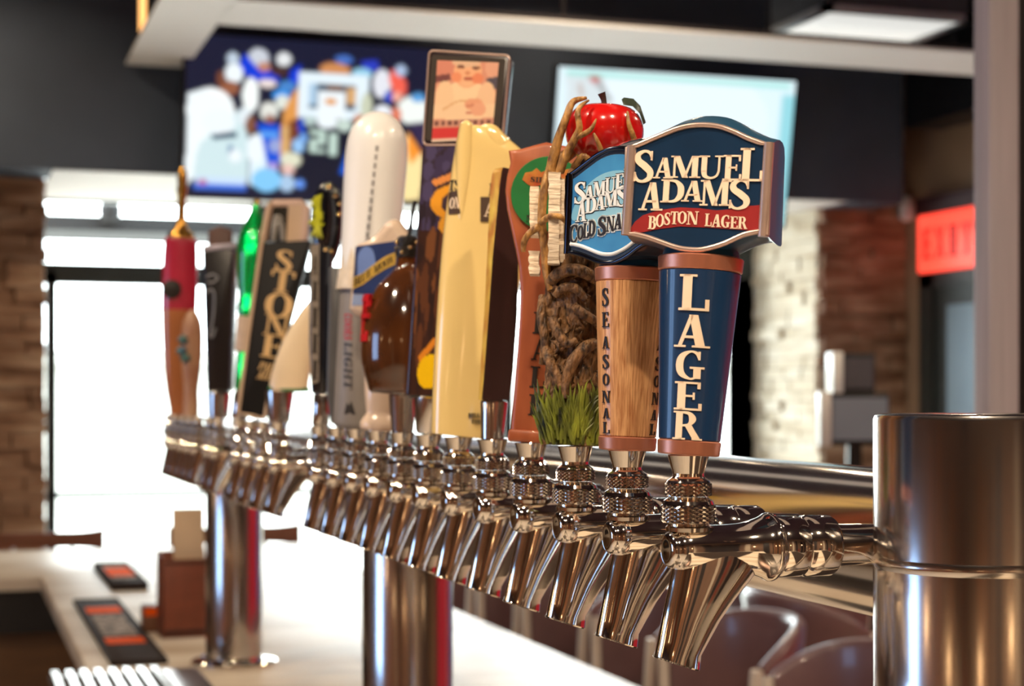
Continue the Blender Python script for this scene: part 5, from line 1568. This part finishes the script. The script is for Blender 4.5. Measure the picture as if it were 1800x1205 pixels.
for (px, py) in ((320, 602), (317, 622), (324, 634)): bl.lathe([(-.008, .004), (-.003, .01), (.004, .01), (.009, .003)], 14, 'Z', h23.p3(px, py, -16))
bl.build('coloured_beads', mat('bead_blue', rgb(70, 110, 150), .3, col2=rgb(80, 120, 80), vscale=(40, 40, 40)), h23.root, 60)
add_faucet(ih, 'chrome beer faucet under the tan carved handle')
ih = tap_index(310)
h25 = Handle(ih, 'red_paddle_tap_handle', 'red and orange rounded tap handle with a tall gold spear on top', 311, 734, 1.4, 0)
pr = catmull([(734, 11, 0), (715, 14, 0), (690, 19, 0), (640, 25, 0), (580, 29, 0), (550, 30.5, 0)], 4)
MB().lathe(h25.prof([(a, b) for a, b, _ in pr]), 40, squash=.6).build('lower_body', mat('orange_wood', rgb(186, 112, 62), .35, var=.3, vscale=(16, 16, 8), coat=.5), h25.root, 60)
pr = catmull([(550, 30.5, 0), (520, 31, 0), (460, 30, 0), (432, 28.5, 0), (424, 26, 0), (420, 20, 0)], 4)
MB().lathe(h25.prof([(a, b) for a, b, _ in pr]), 40, squash=.6).build('red_body', mat('crimson_gloss', rgb(190, 44, 70), .25, var=.25, vscale=(12, 12, 12), coat=.8), h25.root, 60)
M_GOLD = mat('gold', rgb(212, 158, 74), .25, 1.0, var=.2, vscale=(50, 50, 50))
MB().lathe(h25.prof([(422, 24), (415, 22), (408, 12), (400, 10), (392, 8), (370, 7.4), (350, 8), (340, 10), (330, 8), (318, 9), (306, 7.5), (298, 3)]), 24, squash=.8).build('gold_spear', M_GOLD, h25.root, 60)
c = h25.p3(303, 515, -19)
MB().lathe([(-.003, .016), (-.001, .02), (.004, .02)], 20, 'Y', c).build('dark_emblem', M_INK, h25.root, 40)
add_faucet(ih, 'chrome beer faucet under the red handle with the gold spear')
add_faucet(tap_index(463), 'chrome beer faucet between the sail handle and the gold-lettered black slab')
for px, wh in ((347, 'between the tan and dark brown handles'), (323, 'between the tan and red handles'), (300, 'farthest left of the row')):
    add_faucet(tap_index(px), 'chrome beer faucet ' + wh)

# ================================================================== things on and around the bar
# stainless drip tray under the spouts: slats on the bartender's side, plain apron towards the posts
r = empty('drip_tray', (.37, 1.6, ZB))
tag(r, 'long stainless drip tray with slatted grille under the faucets', 'drip tray')
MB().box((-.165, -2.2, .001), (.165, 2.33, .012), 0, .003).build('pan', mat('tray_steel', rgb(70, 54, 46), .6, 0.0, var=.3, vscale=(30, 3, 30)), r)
g = MB()
for k in range(8):
    x = -.160 + k * .031
    g.box((x, -2.18, .013), (x + .015, 2.31, .026))
for y in [-2.18 + k * .3 for k in range(15)] + [2.295]: g.box((-.158, y, .012), (.077, y + .015, .0135))
g.build('grille_slats', mat('slat_steel', rgb(150, 142, 134), .25, 1.0, var=.1), r, smooth=0)
MB().box((.08, -2.18, .0125), (.16, 2.31, .018), 0, .002).build('apron', mat('apron_steel', rgb(120, 100, 90), .3, 1.0, var=.3, vscale=(30, 3, 30)), r)

M_MAT = mat('rubber_mat', rgb(58, 48, 44), .85, spec=.12, var=.3, vscale=(60, 60, 60), bump=.4, bscale=(400, 400, 400))
M_ORANGE = mat('orange_print', rgb(246, 96, 24), .9, spec=.05, var=.12, vscale=(60, 60, 60))
M_PALE = mat('pale_print', rgb(190, 176, 160), .9, spec=.1, var=.1)
def on_bar(px, py): return at_z(px, py, ZB)
def bar_mat(name, label, y0, y1, x0, x1, thick, blocks):
    r = empty(name, ((x0 + x1) / 2, (y0 + y1) / 2, ZB + .0005)); tag(r, label, 'bar mat')
    hx, hy = (x1 - x0) / 2, (y1 - y0) / 2
    MB().box((-hx, -hy, 0), (hx, hy, thick), 0, .003).build('rubber', M_MAT, r)
    rim = MB()
    for a, b in (((-hx, -hy, thick), (-hx + .006, hy, thick + .003)), ((hx - .006, -hy, thick), (hx, hy, thick + .003)), ((-hx, -hy, thick), (hx, -hy + .006, thick + .003)), ((-hx, hy - .006, thick), (hx, hy, thick + .003))): rim.box(a, b)
    rim.build('rim', M_MAT, r, 0)
    for (ya, yb) in blocks:
        MB().box((-hx * .72, ya, thick), (hx * .72, yb, thick + .002)).build('orange_block', M_ORANGE, r, 0)
    if .2 < hy < 1:
        MB().box((-hx * .66, -.20, thick), (hx * .66, .26, thick + .0012)).build('printed_panel', mat('mat_print', rgb(176, 160, 146), .9, spec=.1, col2=rgb(62, 52, 48), vscale=(60, 34, 30), detail=2), r, 0)
    return r
a, b, c, d = on_bar(125, 1062), on_bar(197, 1056), on_bar(206, 1172), on_bar(310, 1165)
bar_mat('bar_mat', 'long black rubber bar mat with two orange blocks on the near counter', (c.y + d.y) / 2, (a.y + b.y) / 2, .355, .488, .010, ((-.34, -.24), (.30, .42)))
a, b, c, d = on_bar(165, 1000), on_bar(225, 998), on_bar(195, 1038), on_bar(258, 1037)
bar_mat('bar_mat', 'short thick bar mat with one faded orange block, at the far corner', (c.y + d.y) / 2, (a.y + b.y) / 2, (a.x + c.x) / 2, (b.x + d.x) / 2, .022, ((-.12, .16),))

bar_mat('bar_mat', 'wide black mat added to darken chrome reflections, on the counter below the nearest taps', -1.3, 2.05, .77, 1.38, .012, ())  # unseen mat, added to darken what the chrome reflects

# leather caddy of papers
M_LEATHER = mat('brown_leather', rgb(128, 66, 42), .5, var=.25, vscale=(30, 30, 30), bump=.3, bscale=(300, 300, 300))
f0, f1 = on_bar(286, 1122), on_bar(372, 1122)
cw, ch_, cdp = (f1 - f0).length * 1.0, .205, .10
r = empty('menu_caddy', (f0.x, f0.y, ZB + .0005), (0, 0, math.radians(2)))
tag(r, 'brown leather menu caddy standing behind the far post', 'caddy')
t = .006
MB().box((0, 0, 0), (cw, t, ch_), 0, .002).box((0, cdp, 0), (cw, cdp + t, ch_ + .015), 0, .002).box((-.0, 0, 0), (t, cdp, ch_ + .008), 0, .002).box((cw - t, 0, 0), (cw, cdp, ch_), 0, .002).box((0, 0, 0), (cw, cdp, .012)).box((0, cdp * .5, 0), (cw, cdp * .5 + .004, ch_ - .01)).build('leather_box', M_LEATHER, r)
MB().box((.004, -.0012, .012), (cw - .004, .0, .02)).box((.004, -.0012, ch_ - .012), (cw - .004, 0, ch_ - .006)).build('stitched_band', mat('stitch_dark', rgb(60, 32, 24), .6, var=.2), r, 0)
pp = MB()
lo = [(.055, .055), (.125, .055), (.125, .06), (.055, .06)]
pz = (.02, .335)
rings = []
for k in range(7):
    t_ = k / 6
    z = pz[0] + (pz[1] - pz[0]) * t_
    sw = -.012 * math.sin(t_ * 2.2)
    rings.append([(x + sw * (1 if x < .08 else .3) - .014 * t_ * (1 if x < .08 else .6), y + .004 * math.sin(3 * t_), z) for x, y in lo])
pp.loft(rings)
o = pp.build('paper_menu', mat('cream_paper', rgb(222, 196, 160), .7, var=.1, vscale=(12, 12, 12)), None, 40)
o.location = (f0.x, f0.y, ZB + .0005)
tag(o, 'cream paper menu standing up out of the leather caddy', 'menu')
q0 = on_bar(252, 1112)
r = empty('matchbox_stand', (q0.x, q0.y, ZB + .0005)); tag(r, 'small brown box with a bright orange label left of the leather caddy', 'box')
MB().box((0, 0, 0), (.05, .07, .07), 0, .003).build('card_box', mat('card_brown', rgb(120, 78, 52), .6, var=.2), r)
MB().box((.002, -.0012, .045), (.048, 0, .066)).build('orange_label', M_ORANGE, r, 0)

# ------------------------------------------------------------------ bar stools
M_SEAT = mat('plum_leather', rgb(124, 92, 94), .34, var=.2, vscale=(8, 8, 8), coat=.3)
M_HILITE = mat('pale_highlight', rgb(232, 218, 204), .35, var=.06)  # window highlight along the backrest edges, put in as pale tubes
M_LEGW = mat('leg_dark', rgb(46, 34, 32), .4, var=.3, vscale=(20, 20, 4))
def make_stool():
    root = empty('bar_stool', (0, 0, 0))
    n = 26
    def shell(rad, z0, z1, half, lean):
        pts = []
        for j in range(n + 1):
            a = math.radians(-half + 2 * half * j / n)
            t = abs(-1 + 2 * j / n)
            zt_ = z1 - .10 * t ** 3
            pts.append(((rad * math.cos(a), rad * math.sin(a), z0), ((rad + lean) * math.cos(a), (rad + lean) * math.sin(a), zt_)))
        return pts
    outer, inner = shell(.255, .70, 1.105, 82, .03), shell(.215, .70, 1.105, 82, .03)
    b = MB()
    rings = []
    for (o1, o2), (i1, i2) in zip(outer, inner):
        o1, o2, i1, i2 = map(Vector, (o1, o2, i1, i2))
        ring = [o1]
        for k in range(1, 6): ring.append(o1.lerp(o2, k / 6 * .96))
        mid = (o2 + i2) / 2
        hw = (o2 - i2) / 2
        for k in range(7):
            a = math.pi * k / 6
            ring.append(mid + hw * math.cos(a) + Vector((0, 0, .022)) * math.sin(a) - Vector((0, 0, .02)))
        for k in range(5, 0, -1): ring.append(i1.lerp(i2, k / 6 * .96))
        ring.append(i1)
        rings.append([tuple(p) for p in ring])
    b.loft(rings).build('backrest', M_SEAT, root, 50)
    e0, e1 = [(Vector(outer[q_][0]) + Vector(inner[q_][0])) / 2 for q_ in (0, n)], [(Vector(outer[q_][1]) + Vector(inner[q_][1])) / 2 for q_ in (0, n)]
    for s in (0, 1): MB().tube([tuple(e0[s] + Vector((-.012, 0, .0))), tuple(e0[s].lerp(e1[s], .5) + Vector((-.014, 0, 0))), tuple(e1[s] + Vector((-.012, 0, -.01)))], .017, 10, smooth=4).build('edge_highlight', M_HILITE, root, 60)
    MB().lathe([(.67, .17), (.68, .20), (.72, .225), (.76, .225), (.785, .20), (.79, .12)], 36).build('seat', M_SEAT, root, 50)
    for sx in (-1, 1):
        for sy in (-1, 1):
            MB().tube([(sx * .12, sy * .12, .675), (sx * .19, sy * .19, .0)], [.022, .015], 10).build('leg', M_LEGW, root, 50)
    MB().tube([(.178 * math.cos(2 * math.pi * k / 32) * 1.28, .178 * math.sin(2 * math.pi * k / 32) * 1.28, .26) for k in range(34)], .009, 8).build('foot_ring', M_CHROME, root, 60)
    return root
stool0 = make_stool()
spots = [(1.93, 3.62, 0, 'nearest bar stool behind the steel end post'), (1.93, 4.24, 4, 'second bar stool along the counter, under the LAGER spout'), (1.93, 4.86, -3, 'third bar stool along the counter from the steel end post'), (1.93, 5.48, 3, 'fourth bar stool along the counter from the steel end post'),
         (1.93, 6.10, -2, 'fifth bar stool along the counter, beside the middle post'), (1.93, 6.74, 2, 'farthest bar stool along the counter, by the window'),
         (2.62, 4.75, 182, 'bar stool turned towards the high table near the window, nearer one'), (2.86, 5.42, 215, 'bar stool turned towards the high table near the window, farther one')]
for i, (x, y, a, lab) in enumerate(spots):
    o = stool0 if i == 0 else copy_tree(stool0)
    o.location = (x, y, 0); o.rotation_euler = (0, 0, math.radians(a))
    tag(o, 'plum leather ' + lab, 'bar stool', 'bar stools')

# ------------------------------------------------------------------ wooden chairs beyond the far run of the bar
M_CHAIRW = mat('chair_wood', rgb(140, 84, 58), .4, var=.3, vscale=(4, 30, 30), coat=.2)
def make_chair(x0, x1, y, zc, hgt, flare=(True, True)):
    """a slim-framed chair whose crest rail shows above the counter"""
    w_ = x1 - x0
    cx = (x0 + x1) / 2
    root = empty('wooden_chair', (cx, y, 0))
    n = 16
    rings = []
    for k in range(n + 1):
        t = -1 + 2 * k / n
        e = max(0, (abs(t) - .55) / .45) ** 1.6
        hh = hgt * (.36 + .14 * e)
        bow = .035 * (1 - t * t)
        x = t * w_ / 2
        rings.append([(x, bow - .012, zc - hh), (x, bow + .012, zc - hh), (x, bow + .014, zc), (x, bow + .012, zc + hh), (x, bow - .012, zc + hh), (x, bow - .014, zc)])
    MB().loft(rings).build('crest_rail', M_CHAIRW, root, 50)
    M_PO = mat('steel_post', rgb(214, 212, 208), .3, .9, var=.05)
    for s in (-1, 1):
        MB().tube([(s * w_ * .24, .02, zc - hgt * .3), (s * w_ * .22, -.02, .5), (s * w_ * .22, .04, 0)], .009, 8, smooth=3).build('rear_leg', M_PO, root, 60)
        MB().tube([(s * w_ * .22, -.40, .62), (s * w_ * .22, -.43, 0)], .009, 8).build('front_leg', M_PO, root, 60)
    MB().box((-w_ * .26, -.44, .62), (w_ * .26, .0, .655), 0, .012).build('seat', M_CHAIRW, root)
    return root
a, b = at_y(296, 944, 7.72), at_y(527, 944, 7.72)
tag(make_chair(a.x, b.x, 7.72, a.z, .098), 'wooden chair with flared crest rail in front of the bright window, behind the far post', 'chair')
b = at_y(183, 947, 7.72)
tag(make_chair(b.x - .52, b.x, 7.72, b.z, .092), 'wooden chair with its crest rail along the far counter beside the stone wall', 'chair')
# high table by the window
r = empty('high_table', (3.35, 4.9, 0)); tag(r, 'dark round high table between the turned bar stools and the window', 'table')
MB().lathe([(1.02, .30), (1.025, .33), (1.05, .33), (1.055, .31)], 40).build('table_top', M_LEGW, r)
MB().lathe([(.0, .24), (.015, .24), (.03, .05), (.06, .035), (1.0, .035), (1.02, .12)], 24).build('pedestal', M_BLACK, r)
